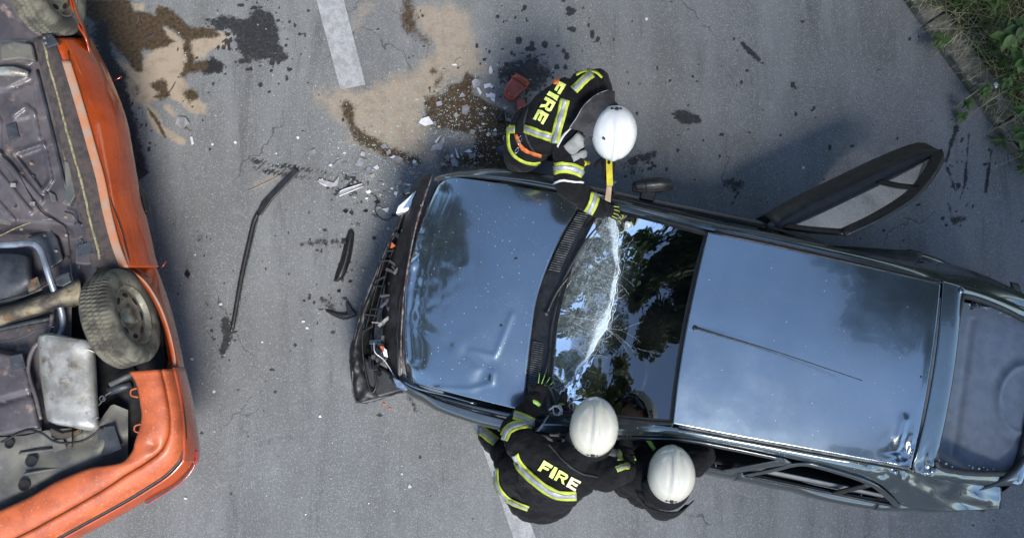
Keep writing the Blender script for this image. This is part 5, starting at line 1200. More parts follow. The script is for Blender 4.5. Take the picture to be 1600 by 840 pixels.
def band(bvh, line, wpx, parent, lift=.007, silver=True, steps=6):
    o = ribbon('reflective_stripe', bvh, line, wpx, 'hivis_yellow', parent, lift, 4, steps)
    if o and silver: ribbon('silver_band', bvh, line, wpx * .42, 'hivis_silver', o, lift + .0045, 3, steps)
    return o
def lettering(bvh, centre, rdir, width, height, parent, cream=0):
    """the word FIRE on the back, each letter a patch"""
    r = np.array(rdir, float); r /= np.hypot(*r); up = np.array([r[1], -r[0]])
    G = {'F': [[(0, 0), (.30, 0), (.30, 1), (0, 1)], [(.30, .74), (1, .74), (1, 1), (.30, 1)], [(.30, .36), (.86, .36), (.86, .60), (.30, .60)]],
         'I': [[(.0, 0), (1, 0), (1, 1), (.0, 1)]],
         'R': [[(0, 0), (.28, 0), (.28, 1), (0, 1)], [(.28, .78), (.78, .78), (.94, .86), (.8, 1), (.28, 1)], [(.70, .46), (.94, .54), (.94, .88), (.70, .80)], [(.28, .36), (.74, .36), (.92, .54), (.70, .58), (.28, .58)], [(.46, .38), (.74, .38), (1.02, 0), (.70, 0)]],
         'E': [[(0, 0), (.30, 0), (.30, 1), (0, 1)], [(.30, .76), (1, .76), (1, 1), (.30, 1)], [(.30, .39), (.90, .39), (.90, .62), (.30, .62)], [(.30, 0), (1, 0), (1, .24), (.30, .24)]]}
    wd = {'F': .25, 'I': .10, 'R': .27, 'E': .25}; x = 0; tot = sum(wd.values()) + .045 * 3
    for li, ch in enumerate('FIRE'):
        V = []; F = []
        for poly in G[ch]:
            n = 4
            if len(poly) == 4: A = [[np.array(poly[0]) * (1 - a) * (1 - b) + np.array(poly[1]) * a * (1 - b) + np.array(poly[2]) * a * b + np.array(poly[3]) * (1 - a) * b for a in np.linspace(0, 1, n)] for b in np.linspace(0, 1, n)]; pts = [q for row in A for q in row]; fc = grid_faces(n, n)
            else: pts = [np.array(q) for q in poly]; fc = [tuple(range(len(poly)))]
            b0 = len(V); ok = True; vv = []
            for q in pts:
                lx = (x + q[0] * wd[ch]) / tot - .5; p = np.array(centre) + r * (lx * width) + up * ((q[1] - .5) * height); h = hit_px(bvh, *p)
                if not h: ok = False; break
                vv.append(h[0] + h[1] * .0085)
            if ok: V += vv; F += [tuple(i + b0 for i in f) for f in fc]
        if F:
            o = mk('letter', V, F, 'letter_cream' if li >= cream and cream else 'letter_yellow', parent, False); s = o.modifiers.new('s', 'SOLIDIFY'); s.thickness = .003; s.offset = 0
        x += wd[ch] + .045
def helmet(c, fwd, up, parent, mat, flap=True):
    fwd = Vector(fwd).normalized(); up = Vector(up); up = (up - fwd * up.dot(fwd)).normalized(); s = fwd.cross(up).normalized(); c = Vector(c)
    V = []; nu, nv = 72, 64
    for i in range(nv):
        th = (math.pi * .60) * i / (nv - 1)
        for k in range(nu):
            ph = 2 * math.pi * k / nu; cf, cs_ = math.cos(ph), math.sin(ph)
            x = math.sin(th) * cf; y = math.sin(th) * cs_; z = math.cos(th)
            e = .172 if x > 0 else .166
            L = x * e * (1 - .04 * z); B = y * .138 * (1 + .05 * x * (-1)); Hh = .150 * z if z > 0 else .11 * z
            crest = .011 * math.exp(-(y / .11) ** 4) * sstep(-.25, .35, z) * (1 if abs(x) < .97 else .4) ; crest -= .004 * math.exp(-((abs(y) - .22) / .09) ** 2) * sstep(0, .4, z)
            brim = .012 * sstep(-.10, -.30, z) 
            V.append(c + fwd * (L * (1 + brim * 3)) + s * (B * (1 + brim * 3)) + up * (Hh + crest))
    F = []
    for i in range(nv - 1):
        for k in range(nu): F.append((i * nu + k, (i + 1) * nu + k, (i + 1) * nu + (k + 1) % nu, i * nu + (k + 1) % nu))
    hm = mk('helmet', V, F, mat, parent); sol = hm.modifiers.new('s', 'SOLIDIFY'); sol.thickness = .006; sol.offset = -1
    rimp = [Vector(V[(nv - 1) * nu + k % nu]) for k in range(nu + 1)]
    tube('rim', rimp[::3] + [rimp[0]], .007, 'black_rubber', hm, 6, 2)
    for k in (-1, 1):
        box('side_mount', c + s * (.136 * k) + fwd * .01 + up * (-.005), fwd * .035, s * .008, up * .02, 'black_plastic', hm, .005)
    box('rear_dial', c - fwd * .158 + up * .006, fwd * .012, s * .035, up * .018, 'black_plastic', hm, .005)
    lathe('rear_knob', [(.02, .0005), (.018, .012), (0, .014)], c - fwd * .163 + up * .02, up - fwd, 'black_rubber', hm, 12)
    if flap:
        rows = [[c - fwd * (math.cos(a) * .155 * k1) + s * (math.sin(a) * .13 * k1) - up * dz for a in np.linspace(-1.4, 1.4, 9)] for k1, dz in ((.96, .02), (1.02, .08), (1.12, .14), (1.22, .19))]
        loft('neck_flap', rows, 'turnout_black', hm, 4, 3, .004)
    for k in (-1, 1):      # raised beads either side of the crest
        tube('shell_bead', [c + fwd * (.150 * x) + s * (k * (.050 - .014 * x * x)) + up * (.150 * math.sqrt(max(0, 1 - (x * .9) ** 2 - .12)) + .003) for x in np.linspace(-.95, .9, 9)], .0028, mat, hm, 6, 3)
    # visor edge
    rows = [[c + fwd * (math.cos(a) * .17 * k1) + s * (math.sin(a) * .135 * k1) - up * dz for a in np.linspace(-1.1, 1.1, 9)] for k1, dz in ((1.0, .05), (1.05, .09), (1.03, .14))]
    loft('visor', rows, 'window_glass', hm, 3, 3)
    return hm
def glove(wrist, hand, palm_n, parent, curl=.35, spread=.16, accent=None, tip=None, side=1):
    """palm, four fingers and a thumb round the direction wrist -> hand"""
    d = (hand - wrist).normalized(); n = Vector(palm_n); n = (n - d * n.dot(d)).normalized(); s = d.cross(n).normalized() * side
    P = [capsule_vf(wrist - d * .05, wrist, .046, .044), ellipsoid_vf(wrist + d * .055, d * .058, s * .048, n * .026)]
    tips = []
    for k, (off, L) in enumerate(((-.034, .072), (-.012, .082), (.011, .078), (.033, .062))):
        a = spread * (k - 1.5); dd = (d * math.cos(a) + s * math.sin(a)).normalized(); b = wrist + d * .095 + s * off
        m1 = b + dd * (L * .5) - n * (curl * L * .18); m2 = m1 + (dd - n * curl * 1.2).normalized() * (L * .32); m3 = m2 + (dd - n * curl * 2.2).normalized() * (L * .26)
        P += [capsule_vf(b, m1, .0115, .0108, 10), capsule_vf(m1, m2, .0108, .0098, 10), capsule_vf(m2, m3, .0098, .0085, 10)]; tips.append((b, m1, m2, m3))
    tb = wrist + d * .03 - s * .042; t1 = tb + (d * .5 - s * .8 - n * .25).normalized() * .042; t2 = t1 + (d * .8 - s * .25 - n * .4).normalized() * .034
    P += [capsule_vf(tb, t1, .015, .012, 10), capsule_vf(t1, t2, .012, .0095, 10)]
    me = voxel('glove', P, .0048, 2); o = link('glove', me, 'glove_black', parent)
    if accent:
        for (b, m1, m2, m3) in tips:
            tube('finger_piping', [b + n * .0125, m1 + n * .0125, m2 + n * .0115, m3 + n * .009], .0028, accent, o, 6, 3)
        lathe('cuff_band', [(-.052, .048), (-.052, .0515), (-.026, .0495), (-.026, .046)], wrist, d, accent, o, 20)
    return o

Zv = Vector((0, 0, 1))
# ---------------------------------------------------------------- 1: bent over the far wing, cutting the pane
hip = W(824, 216, 1.0); chest = W(864, 184, 1.23); shl = W(910, 134, 1.33); shr = W(887, 226, 1.30); neck = W(920, 178, 1.36); hc1 = W(958, 204, 1.36)
dwn1 = W(948, 320, 1.05)
fw1 = (dwn1 - hc1).normalized(); up1 = (W(975, 205, 1.8) - hc1); up1 = (up1 - fw1 * up1.dot(fw1)).normalized()
axb = (chest - hip).normalized(); lat = (shl - shr).normalized()
S = [ellipsoid_vf(hip, axb * .17, lat * .215, axb.cross(lat) * .17), ellipsoid_vf(hip.lerp(chest, .5), axb * .2, lat * .235, axb.cross(lat) * .165), ellipsoid_vf(chest, axb * .19, lat * .25, axb.cross(lat) * .165),
     ellipsoid_vf(chest.lerp((shl + shr) / 2, .8), axb * .12, lat * .25, axb.cross(lat) * .13), capsule_vf((shl + shr) / 2, neck, .10, .085), capsule_vf(chest, neck, .13, .08)]
S += limb([(shr, .104), (W(888, 285, 1.20), .090), (W(918, 316, 1.12), .075), (W(938, 326, 1.10), .062)])
S += limb([(shl, .09), (W(930, 128, 1.22), .085), (W(946, 165, 1.06), .072), (W(950, 222, 1.07), .058), (W(950, 240, 1.08), .05)])
gb = W(815, 234, 0); knee = lambda x, y: W(x, y, .52)
for k, (fx, fy) in enumerate(((806, 236), (842, 238))):
    h0 = hip + lat * (.10 if k == 0 else -.10) * 1.0; ft = W(fx, fy, .09)
    S += limb([(h0, .125), (W(fx + 4, fy - 14, .52), .088), (W(fx, fy, .14), .062)]); S += [capsule_vf(W(fx - 4, fy, .06), W(fx + 24, fy + 4, .055), .055, .048)]
p1, b1, v1 = person('bent firefighter with grey neck cloth cutting the windscreen with a yellow tool', W(824, 238, 0), S, (hc1, fw1, up1), 1.3)
helmet(hc1 + up1 * .045 + fw1 * .0, fw1, up1, p1, 'helmet_white', False)
box('helmet_vent', W(945, 214, 1.512), Vector((.013, .022, -.004)) * .75, Vector((-.02, .012, 0)) * .45, Zv * .006, 'turnout_grey', p1, .003)
band(v1, [(883, 156), (878, 178), (872, 200), (867, 224)], 15, p1); band(v1, [(820, 201), (834, 205), (848, 210), (864, 215)], 13, p1)
band(v1, [(796, 203), (806, 203)], 12, p1, steps=8); band(v1, [(924, 116), (912, 126), (897, 142)], 13, p1)
ribbon('jacket_piping', v1, [(822, 160), (806, 178), (797, 196), (795, 216), (799, 236), (814, 250), (836, 255), (862, 249)], 5, 'hivis_yellow', p1, .006, 2, 6)
band(v1, [(860, 268), (872, 262), (884, 261), (897, 264), (910, 270)], 17, p1); ribbon('sleeve_piping', v1, [(863, 287), (878, 282), (893, 283), (911, 285)], 3, 'piping_white', p1, .006, 2, 6)
band(v1, [(919, 332), (926, 318), (930, 302)], 15, p1)
ribbon('shoulder_piping', v1, [(872, 229), (880, 214), (892, 200)], 3, 'piping_white', p1, .007, 2, 6)
ribbon('collar_piping', v1, [(901, 118), (914, 112), (930, 114), (940, 122)], 3.5, 'hivis_yellow', p1, .006, 2, 6)
lettering(v1, (859, 160), (-25, 44), 70, 17, p1)
ribbon('shoulder_pouch', v1, [(888, 236), (898, 226), (908, 214)], 19, 'pouch_grey', p1, .010, 5, 4, thick=.014)
ribbon('pouch_flap', v1, [(893, 246), (904, 242), (912, 238)], 8, 'pouch_grey', p1, .018, 3, 4, thick=.010)
# draped neck cloth between helmet and back
rows = [[W(x, y, z) for x, y, z in r_] for r_ in [[(890, 200, 1.475), (900, 186, 1.50), (912, 166, 1.51), (930, 150, 1.48), (948, 142, 1.42), (960, 144, 1.36)],
    [(904, 204, 1.46), (914, 190, 1.485), (926, 174, 1.495), (938, 160, 1.485), (950, 150, 1.44), (960, 150, 1.40)],
    [(922, 212, 1.44), (930, 198, 1.46), (938, 184, 1.47), (946, 172, 1.465), (954, 162, 1.45), (960, 158, 1.42)], [(934, 222, 1.40), (938, 206, 1.42), (944, 190, 1.44), (950, 178, 1.44), (956, 168, 1.43), (962, 164, 1.41)]]]
def ncf(V):
    px, py = PX(V); V[:, 2] += .022 * (fbm(px / 11 + py / 30, py / 16, 3, 61) - .5); return V
nc = loft('neck_cloth', rows, 'turnout_grey', p1, 7, 6, .006, ncf)
e = [rows[0][i] for i in range(6)]; tube('cloth_hem', [q + Zv * .004 for q in e], .004, 'pouch_grey', nc, 6, 4)
glove(W(936, 325, 1.10), W(956, 330, 1.075), Zv, p1, .9, .08, 'hivis_yellow', side=1)
glove(W(950, 242, 1.10), W(951, 262, 1.10), Zv, p1, 1.2, .04, None, side=-1)
ribbon('harness_strap', v1, [(808, 210), (814, 226), (822, 234), (834, 238), (846, 242)], 5, 'orange_web', p1, .012, 2, 6)
ribbon('harness_strap', v1, [(858, 134), (866, 129), (874, 130)], 9, 'orange_web', p1, .012, 2, 5)
ribbon('harness_strap', v1, [(846, 138), (852, 134), (860, 131)], 8, 'piping_white', p1, .012, 2, 5)
ribbon('back_seam', v1, [(826, 168), (820, 190), (822, 210), (832, 232), (846, 244)], 2.5, 'turnout_grey', p1, .005, 2, 5)
def carabiner(x, y, ang, L=.03, wd=.010):
    h = hit_px(v1, x, y); c = h[0] + Zv * .02 if h else W(x, y, 1.15); d = Vector((math.cos(ang), math.sin(ang), 0)); s = Vector((-d.y, d.x, 0))
    tube('carabiner', [c + d * (L * math.cos(a)) + s * (wd * math.sin(a)) for a in np.linspace(0, 2 * math.pi, 13)], .0032, 'chrome_scrap', p1, 6, 2)
carabiner(812, 220, 1.2); carabiner(808, 236, 1.0, .022, .008)
o = thing('torch', 'small yellow torch clipped to the bent firefighter\'s chest', 'torch', W(915, 256, 1.1))
tt = lathe('torch_body', [(-.035, .0005), (-.035, .014), (.02, .014), (.028, .019), (.045, .019), (.045, .0005)], W(916, 255, 1.15), (-.5, -.2, .8), 'tool_yellow', o, 18)
lathe('torch_lens', [(.0455, .015), (.0475, .012), (.048, .0005)], W(916, 255, 1.15), (-.5, -.2, .8), 'black_plastic', o, 18)
# cutting tool in his hands
tl = thing('cutting_tool', 'long yellow bladed cutting tool with pale wooden end held against the windscreen', 'tool', W(950, 280, 1.0))
zz = 1.125
prism('tool_shaft', [W(x, y, zz) for x, y in [(947, 236), (956, 238), (957, 262), (958, 290), (948, 290), (947, 262)]], .014, 'tool_yellow', tl, bevel=.003)
prism('tool_tip', [W(x, y, zz - .004) for x, y in [(948, 291), (956, 291), (954, 316), (945, 312)]], .010, 'tool_wood', tl, bevel=.002)

# ---------------------------------------------------------------- 2: leaning over the near wing
hip = W(842, 768, 1.02); chest = W(868, 738, 1.30); shl = W(818, 700, 1.38); shr = W(948, 740, 1.38); neck = W(908, 705, 1.46); hc2 = W(927, 668, 1.54)
fw2 = (Vector((.10, 1.0, -.25))).normalized(); up2 = Vector((.02, .25, 1)); up2 = (up2 - fw2 * up2.dot(fw2)).normalized()
axb = (chest - hip).normalized(); lat = (shr - shl).normalized(); fn_ = axb.cross(lat)
S = [ellipsoid_vf(hip, axb * .2, lat * .235, fn_ * .19), ellipsoid_vf(hip.lerp(chest, .55), axb * .22, lat * .245, fn_ * .19), ellipsoid_vf(chest, axb * .18, lat * .25, fn_ * .175), capsule_vf(shl, shr, .10, .10), capsule_vf(chest, neck, .15, .09), ellipsoid_vf(W(800, 745, 1.1), lat * .10, axb * .2, fn_ * .12)]
S += limb([(shl, .098), (W(803, 672, 1.22), .086), (W(828, 640, 1.10), .064), (W(836, 624, 1.07), .054)])
S += limb([(shr, .095), (W(975, 735, 1.20), .078), (W(978, 716, 1.14), .060), (W(980, 708, 1.12), .052)])
S += limb([(hip + lat * -.11, .13), (W(792, 716, .55), .092), (W(764, 680, .18), .072), (W(761, 678, .10), .064)]) + [capsule_vf(W(757, 682, .06), W(768, 660, .055), .055, .045)]
S += limb([(hip + lat * .11, .13), (W(878, 728, .55), .095), (W(872, 722, .14), .066)]) + [capsule_vf(W(872, 724, .06), W(874, 700, .055), .055, .045)]
p2, b2, v2 = person('firefighter in cream helmet leaning over the near wing, green-fingered glove on the scuttle', W(850, 735, 0), S, (hc2, fw2, up2), 5.1)
helmet(hc2 + up2 * .045, fw2, up2, p2, 'helmet_cream')
band(v2, [(804, 710), (810, 722), (822, 737), (840, 753), (862, 768), (880, 773), (900, 773)], 14, p2)
band(v2, [(789, 688), (779, 712), (776, 740), (780, 762), (796, 780), (826, 793)], 9, p2)
band(v2, [(788, 686), (796, 671), (812, 664), (832, 661)], 15, p2); band(v2, [(803, 649), (820, 655), (838, 662)], 14, p2)
band(v2, [(747, 668), (760, 678), (776, 691)], 15, p2); band(v2, [(962, 698), (968, 710), (968, 720)], 9, p2); band(v2, [(962, 733), (972, 729), (982, 728)], 9, p2)
lettering(v2, (874, 742), (53, 30), 66, 18, p2, cream=3)
ribbon('back_yoke', v2, [(856, 694), (868, 706), (884, 722), (908, 738), (935, 745)], 2.5, 'turnout_grey', p2, .006, 2, 5)
glove(W(838, 622, 1.075), W(846, 606, 1.05), Zv, p2, .25, .20, 'hivis_green', side=1)
glove(W(980, 708, 1.12), W(978, 694, 1.10), Zv, p2, .7, .12, 'hivis_green', side=-1)
tube('jacket_strap', [W(858, 640, 1.08), W(868, 634, 1.10), W(876, 640, 1.09), W(872, 648, 1.08)], .006, 'piping_white', p2, 6)
lp = thing('loop_strap', 'black webbing loop with metal buckle lying on the near windscreen corner', 'strap', W(866, 625, 1.0))
tube('webbing', [W(846, 598, 1.04), W(858, 604, 1.06), W(866, 622, 1.05), W(872, 642, 1.06), W(880, 655, 1.08)], [.010, .012, .012, .012, .010], 'black_rubber', lp, 6, 5, .4)
tube('buckle', [W(864, 634, 1.085), W(876, 634, 1.085), W(878, 646, 1.085), W(866, 647, 1.085), W(864, 634, 1.085)], .004, 'piping_white', lp, 6, 2)

# ---------------------------------------------------------------- 3: crouching at the near front door
hip = W(1018, 752, .62); chest = W(1032, 738, .98); shl = W(988, 742, 1.10); shr = W(1082, 722, 1.12); neck = W(1046, 738, 1.2); hc3 = W(1047, 742, 1.32)
fw3 = (Vector((.10, 1.0, -.35))).normalized(); up3 = Vector((.0, .33, 1)); up3 = (up3 - fw3 * up3.dot(fw3)).normalized()
axb = (chest - hip).normalized(); lat = (shr - shl).normalized(); fn_ = axb.cross(lat)
S = [ellipsoid_vf(hip, axb * .2, lat * .21, fn_ * .19), ellipsoid_vf(hip.lerp(chest, .55), axb * .22, lat * .22, fn_ * .18), ellipsoid_vf(chest, axb * .18, lat * .24, fn_ * .165), capsule_vf(shl, shr, .10, .10), capsule_vf(chest, neck, .15, .085)]
S += limb([(shl, .10), (W(975, 752, .98), .095), (W(990, 722, .86), .07), (W(1010, 700, .95), .055), (W(1030, 690, .98), .05)])
S += limb([(shr, .10), (W(1096, 712, 1.04), .088), (W(1098, 692, 1.0), .070), (W(1080, 668, .98), .055)])
S += limb([(hip + lat * -.1, .125), (W(985, 728, .5), .09), (W(986, 752, .12), .066)]) + [capsule_vf(W(986, 754, .06), W(990, 734, .055), .052, .045)]
S += limb([(hip + lat * .1, .125), (W(1050, 722, .48), .09), (W(1046, 748, .12), .066)]) + [capsule_vf(W(1046, 750, .06), W(1048, 730, .055), .052, .045)]
p3, b3, v3 = person('firefighter in plain black coat and cream helmet crouching at the near front door', W(1030, 745, 0), S, (hc3, fw3, up3), 9.7)
helmet(hc3 + up3 * .05, fw3, up3, p3, 'helmet_cream')
rows = [[W(x, y, z) for x, y, z in r_] for r_ in [[(996, 770, 1.22), (1010, 788, 1.24), (1035, 797, 1.25), (1062, 797, 1.24), (1084, 780, 1.21)], [(1000, 780, 1.14), (1012, 796, 1.16), (1036, 806, 1.17), (1056, 806, 1.16), (1078, 786, 1.14)], [(1006, 782, 1.05), (1020, 806, 1.06), (1038, 812, 1.06), (1050, 806, 1.06), (1070, 788, 1.05)]]]
loft('collar_flap', rows, 'turnout_black', p3, 5, 5, .006)
tube('coat_toggle', [W(948, 752, 1.05), W(952, 758, 1.05), W(956, 752, 1.05)], .006, 'turnout_grey', p3, 6)
glove(W(1026, 692, .98), W(1042, 682, .98), Zv, p3, .5, .1, 'hivis_green', side=1)
glove(W(1082, 670, .98), W(1070, 655, .97), Zv, p3, .5, .1, None, side=-1)
# ================================================================== debris on the road
pmat('shard_white', (0.60, 0.60, 0.61), (0.50, 0.50, 0.51), 14, .35, dirt=(.4, .38, .36), dscale=20)
pmat('shard_grey', (0.16, 0.16, 0.17), (0.26, 0.26, 0.27), 16, .4, dirt=(.2, .17, .14), dscale=24)
pmat('shard_tan', (0.28, 0.25, 0.21), (0.2, 0.18, 0.15), 16, .5)
pmat('canister_red', (0.30, 0.058, 0.028), (0.22, 0.04, 0.02), 12, .42, bump=.2, bscale=60, dirt=(.36, .2, .14), dscale=24, dlo=.62, dhi=.74)
pmat('blue_rag', (0.035, 0.055, 0.09), (0.06, 0.075, 0.10), 20, .9, bump=.6, bscale=60)
rd = random.Random(21)
def shard(poly, mat, lab, tilt=.3, th=.003, grp=None, name='plastic_shard', cat='shard'):
    cx = sum(p[0] for p in poly) / len(poly); cy = sum(p[1] for p in poly) / len(poly); a = rd.uniform(0, 6.28); tx, ty = math.cos(a) * tilt, math.sin(a) * tilt
    P3 = [W(x, y, .006) for x, y in poly]; c = W(cx, cy, .006); h = [(q - c).x * tx + (q - c).y * ty for q in P3]; lo = min(h)
    top = [q + Vector((0, 0, k - lo + th)) for q, k in zip(P3, h)]
    o = prism(name, top, th, mat); return tag(o, lab, cat, grp)
G1 = 'broken lamp shards on the sand'
for poly, lab in [
    ([(654, 192), (658, 186), (670, 183), (678, 194), (664, 197)], 'largest flat white shard, lying at the sand edge of the brown patch'),
    ([(764, 108), (767, 102), (770, 112), (768, 117), (764, 116)], 'white leaf-shaped shard lying alone between sand and oily stains'),
    ([(759, 146), (764, 148), (766, 145), (774, 147), (773, 161), (768, 158), (766, 152), (760, 153)], 'jagged white shard beside the rust red canister'),
    ([(679, 222), (686, 214), (688, 213), (682, 224)], 'narrow white splinter at the tip of the long grey shard'),
    ([(711, 231), (714, 236), (718, 247), (714, 246)], 'thin upright white sliver on the brown patch by the bonnet'),
    ([(725, 237), (733, 233), (738, 237), (734, 239)], 'small toothed white shard on the brown patch'),
    ([(756, 132), (766, 130), (769, 135), (757, 139)], 'curved white shard in the pile of lamp pieces'),
    ([(745, 138), (748, 137), (753, 145), (750, 149)], 'slim white splinter in the pile of lamp pieces'),
    ([(706, 101), (713, 100), (714, 103), (707, 103)], 'short white chip beside the curled trim on the sand'),
    ([(499, 286), (504, 279), (517, 292), (508, 291)], 'white triangular shard at the end of the tyre print'),
    ([(297, 214), (301, 214), (304, 225), (300, 227)], 'small white and red chip below the sand tongue')]:
    shard(poly, 'shard_white', lab, .25, .003, G1)
for poly, lab in [
    ([(672, 236), (676, 228), (686, 224), (694, 212), (696, 218), (690, 234)], 'long grey translucent shard pointing at the brown patch'),
    ([(704, 250), (710, 246), (716, 252), (716, 261), (706, 260)], 'lilac grey shard touching the bonnet edge shadow'),
    ([(717, 152), (722, 145), (728, 150), (724, 152)], 'grey triangular shard in the middle of the brown patch'),
    ([(722, 166), (730, 163), (734, 170), (730, 179), (722, 178)], 'grey rounded lamp bowl fragment on the brown patch'),
    ([(732, 240), (742, 241), (744, 244), (734, 249)], 'grey bent shard beside the toothed white one'),
    ([(737, 128), (742, 124), (752, 126), (750, 134), (740, 138)], 'grey square-edged shard in the pile of lamp pieces'),
    ([(681, 160), (690, 158), (691, 165), (683, 166)], 'grey shard at the far edge of the brown patch'),
    ([(278, 182), (291, 184), (298, 194), (283, 202), (274, 194)], 'clear grey plastic plate on the sand tongue near the overturned car'),
    ([(518, 262), (526, 252), (534, 248), (532, 256), (522, 264)], 'pale lens plate at the end of the brown smear'),
    ([(554, 258), (562, 246), (574, 250), (568, 262)], 'pale broken lens plate near the white strut'),
    ([(612, 250), (620, 243), (630, 248), (626, 254)], 'dusty lens plate near the crushed bumper'),
    ([(482, 236), (493, 233), (494, 240), (484, 243)], 'pale ribbed lens chip left of the sand')]:
    shard(poly, 'shard_grey', lab, .2, .003, G1)
lab = 'small broken lamp shard scattered between the sand and the crushed bumper'
for i in range(105):
    e = rd.random()
    if e < .45: cx, cy = rd.gauss(610, 42), rd.gauss(262, 24)
    elif e < .8: cx, cy = rd.gauss(735, 40), rd.gauss(205, 34)
    else: cx, cy = rd.gauss(620, 30), rd.gauss(310, 26)
    if cx > 645 and cy > 262 or cx > 640 and cy > 285: continue
    if cx > 800: continue
    s = rd.uniform(2.2, 6.5); n = rd.choice([3, 4, 4, 5]); a0 = rd.uniform(0, 6.28); st = rd.uniform(.4, 1)
    poly = [(cx + s * math.cos(a0 + 6.28 * k / n) * rd.uniform(.6, 1.1), cy + s * st * math.sin(a0 + 6.28 * k / n) * rd.uniform(.6, 1.1)) for k in range(n)]
    shard(poly, rd.choice(['shard_grey', 'shard_grey', 'shard_tan', 'shard_white', 'shard_tan']), lab, .3, .0025, 'small lamp shards by the bumper')
lab2 = 'tiny pale chip lying on open asphalt'
for x, y in [(368, 223), (432, 240), (430, 300), (345, 475), (474, 502), (480, 512), (300, 560), (334, 612), (410, 534), (500, 650), (628, 740), (290, 778), (466, 215), (332, 226), (640, 760), (1010, 30), (1255, 262), (385, 405), (305, 398), (960, 285)]:
    s = rd.uniform(1.8, 4.2); a0 = rd.uniform(0, 6.28)
    shard([(x + s * math.cos(a0 + k * 1.7) * rd.uniform(.6, 1.2), y + s * math.sin(a0 + k * 1.7) * rd.uniform(.5, 1)) for k in range(4)], 'shard_white', lab2, .2, .002, 'chips on open asphalt')
g = []
for i in range(4600):    # glass dust and crumbs
    e = rd.random()
    cx, cy = (rd.gauss(720, 60), rd.gauss(200, 45)) if e < .4 else (rd.gauss(620, 60), rd.gauss(275, 45)) if e < .75 else (rd.uniform(250, 1000), rd.uniform(20, 820))
    if cx > 660 and cy > 262: continue
    s = rd.uniform(.001, .0055) * rd.uniform(.5, 1); a = rd.uniform(0, 3); c0 = W(cx, cy, .003 + s * .6)
    g.append(box_vf(c0, Vector((math.cos(a), math.sin(a), .2)) * s, Vector((-math.sin(a), math.cos(a), .1)) * s * rd.uniform(.4, 1), Vector((0, 0, s * .5))))
V_, F_ = join_vf(g); o = mk('glass_crumbs', V_, F_, 'glass_crumb', None, False); tag(o, 'fine glass crumbs strewn over road and sand', 'glass crumbs', kind='stuff')
lab = 'small black plastic scrap beside the crushed bumper'
for x, y in [(572, 330), (590, 316), (560, 352), (585, 372), (548, 440), (566, 420), (520, 520), (540, 330), (508, 360), (600, 300), (476, 470), (562, 500), (530, 455), (588, 338)]:
    s = rd.uniform(2.5, 5.5); a0 = rd.uniform(0, 6.28); st = rd.uniform(.3, .8)
    shard([(x + s * math.cos(a0 + k * 1.5) * rd.uniform(.6, 1.2), y + s * st * math.sin(a0 + k * 1.5) * rd.uniform(.6, 1.2)) for k in range(4)], 'black_plastic', lab, .3, .004, 'black scraps by the bumper', name='plastic_scrap', cat='scrap')
o = tube('loose_wire', [W(578, 300, .01), W(590, 312, .02), W(586, 330, .012), W(600, 344, .018), W(612, 340, .01)], .0032, 'black_rubber', None, 6, 6); tag(o, 'thin black wire curling on the road beside the crushed bumper', 'wire')
# bent black bumper strip
t = thing('bent_trim_strip', 'long bent black trim strip lying across the tyre print', 'trim strip', W(400, 380, 0))
prism('trim_blade', [W(x, y, .03) for x, y in [(461, 262), (468, 268), (456, 280), (425, 312), (408, 336), (399, 336), (408, 316), (440, 282)]], .02, 'black_plastic', t, bevel=.006)
tube('trim_tube', [W(403, 333, .028), W(396, 350, .02), W(388, 385, .02), (W(378, 430, .02)), W(370, 475, .02), W(363, 514, .02)], [.016, .019, .02, .02, .019, .017], 'black_rubber', t, 10, 5)
tube('painted_highlight_rib', [W(403, 342, .040), W(393, 385, .040), W(382, 432, .040), W(368, 508, .038)], .004, 'worn_rubber', t, 6, 5)  # paler line laid on the tube to paint its highlight
lathe('trim_end_clip', [(-.012, .012), (.01, .015), (.012, .0005)], W(362, 516, .02), W(363, 514, .02) - W(370, 475, .02), 'black_plastic', t, 8)
t = thing('torn_trim', 'short black trim piece with a snapped side lug, standing clear of the crushed bumper', 'trim piece', W(540, 400, 0))
loft('trim_body', [[W(x, y, z) for x, y, z in r_] for r_ in [[(545, 361, .008), (550, 360, .03), (553, 364, .008)], [(540, 376, .008), (546, 377, .045), (552, 378, .008)], [(533, 405, .008), (540, 405, .045), (547, 406, .008)], [(525, 428, .008), (532, 428, .04), (538, 430, .008)], [(523, 438, .008), (527, 437, .02), (531, 437, .008)]]], 'black_plastic', t, 5, 4, .005)
prism('lug', [W(x, y, .03) for x, y in [(533, 375), (540, 374), (541, 380), (534, 381)]], .02, 'black_plastic', t, bevel=.003)
prism('torn_end', [W(x, y, .014) for x, y in [(524, 432), (532, 434), (528, 440), (521, 439)]], .01, 'black_plastic', t)
t = thing('torn_bracket', 'black forked bracket scrap lying in front of the crushed bumper', 'bracket', W(535, 488, 0))
loft('bracket_arm', [[W(x, y, z) for x, y, z in r_] for r_ in [[(508, 482, .006), (509, 484, .015), (509, 486, .006)], [(522, 486, .006), (524, 490, .035), (524, 495, .006)], [(538, 488, .006), (540, 493, .05), (540, 499, .006)], [(551, 482, .006), (556, 488, .035), (558, 493, .006)]]], 'black_plastic', t, 5, 4, .005)
prism('bracket_fork', [W(x, y, .05) for x, y in [(540, 470), (544, 472), (550, 484), (556, 490), (544, 494), (541, 484)]], .03, 'black_plastic', t, bevel=.004)
t = thing('lamp_strut', 'pale grey channel-shaped lamp strut lying beyond the tyre print', 'strut', W(550, 296, 0))
prism('channel', [W(x, y, .022) for x, y in [(529, 300), (533, 296), (566, 287), (569, 291), (536, 304), (531, 308)]], .018, 'shard_grey', t, bevel=.003)
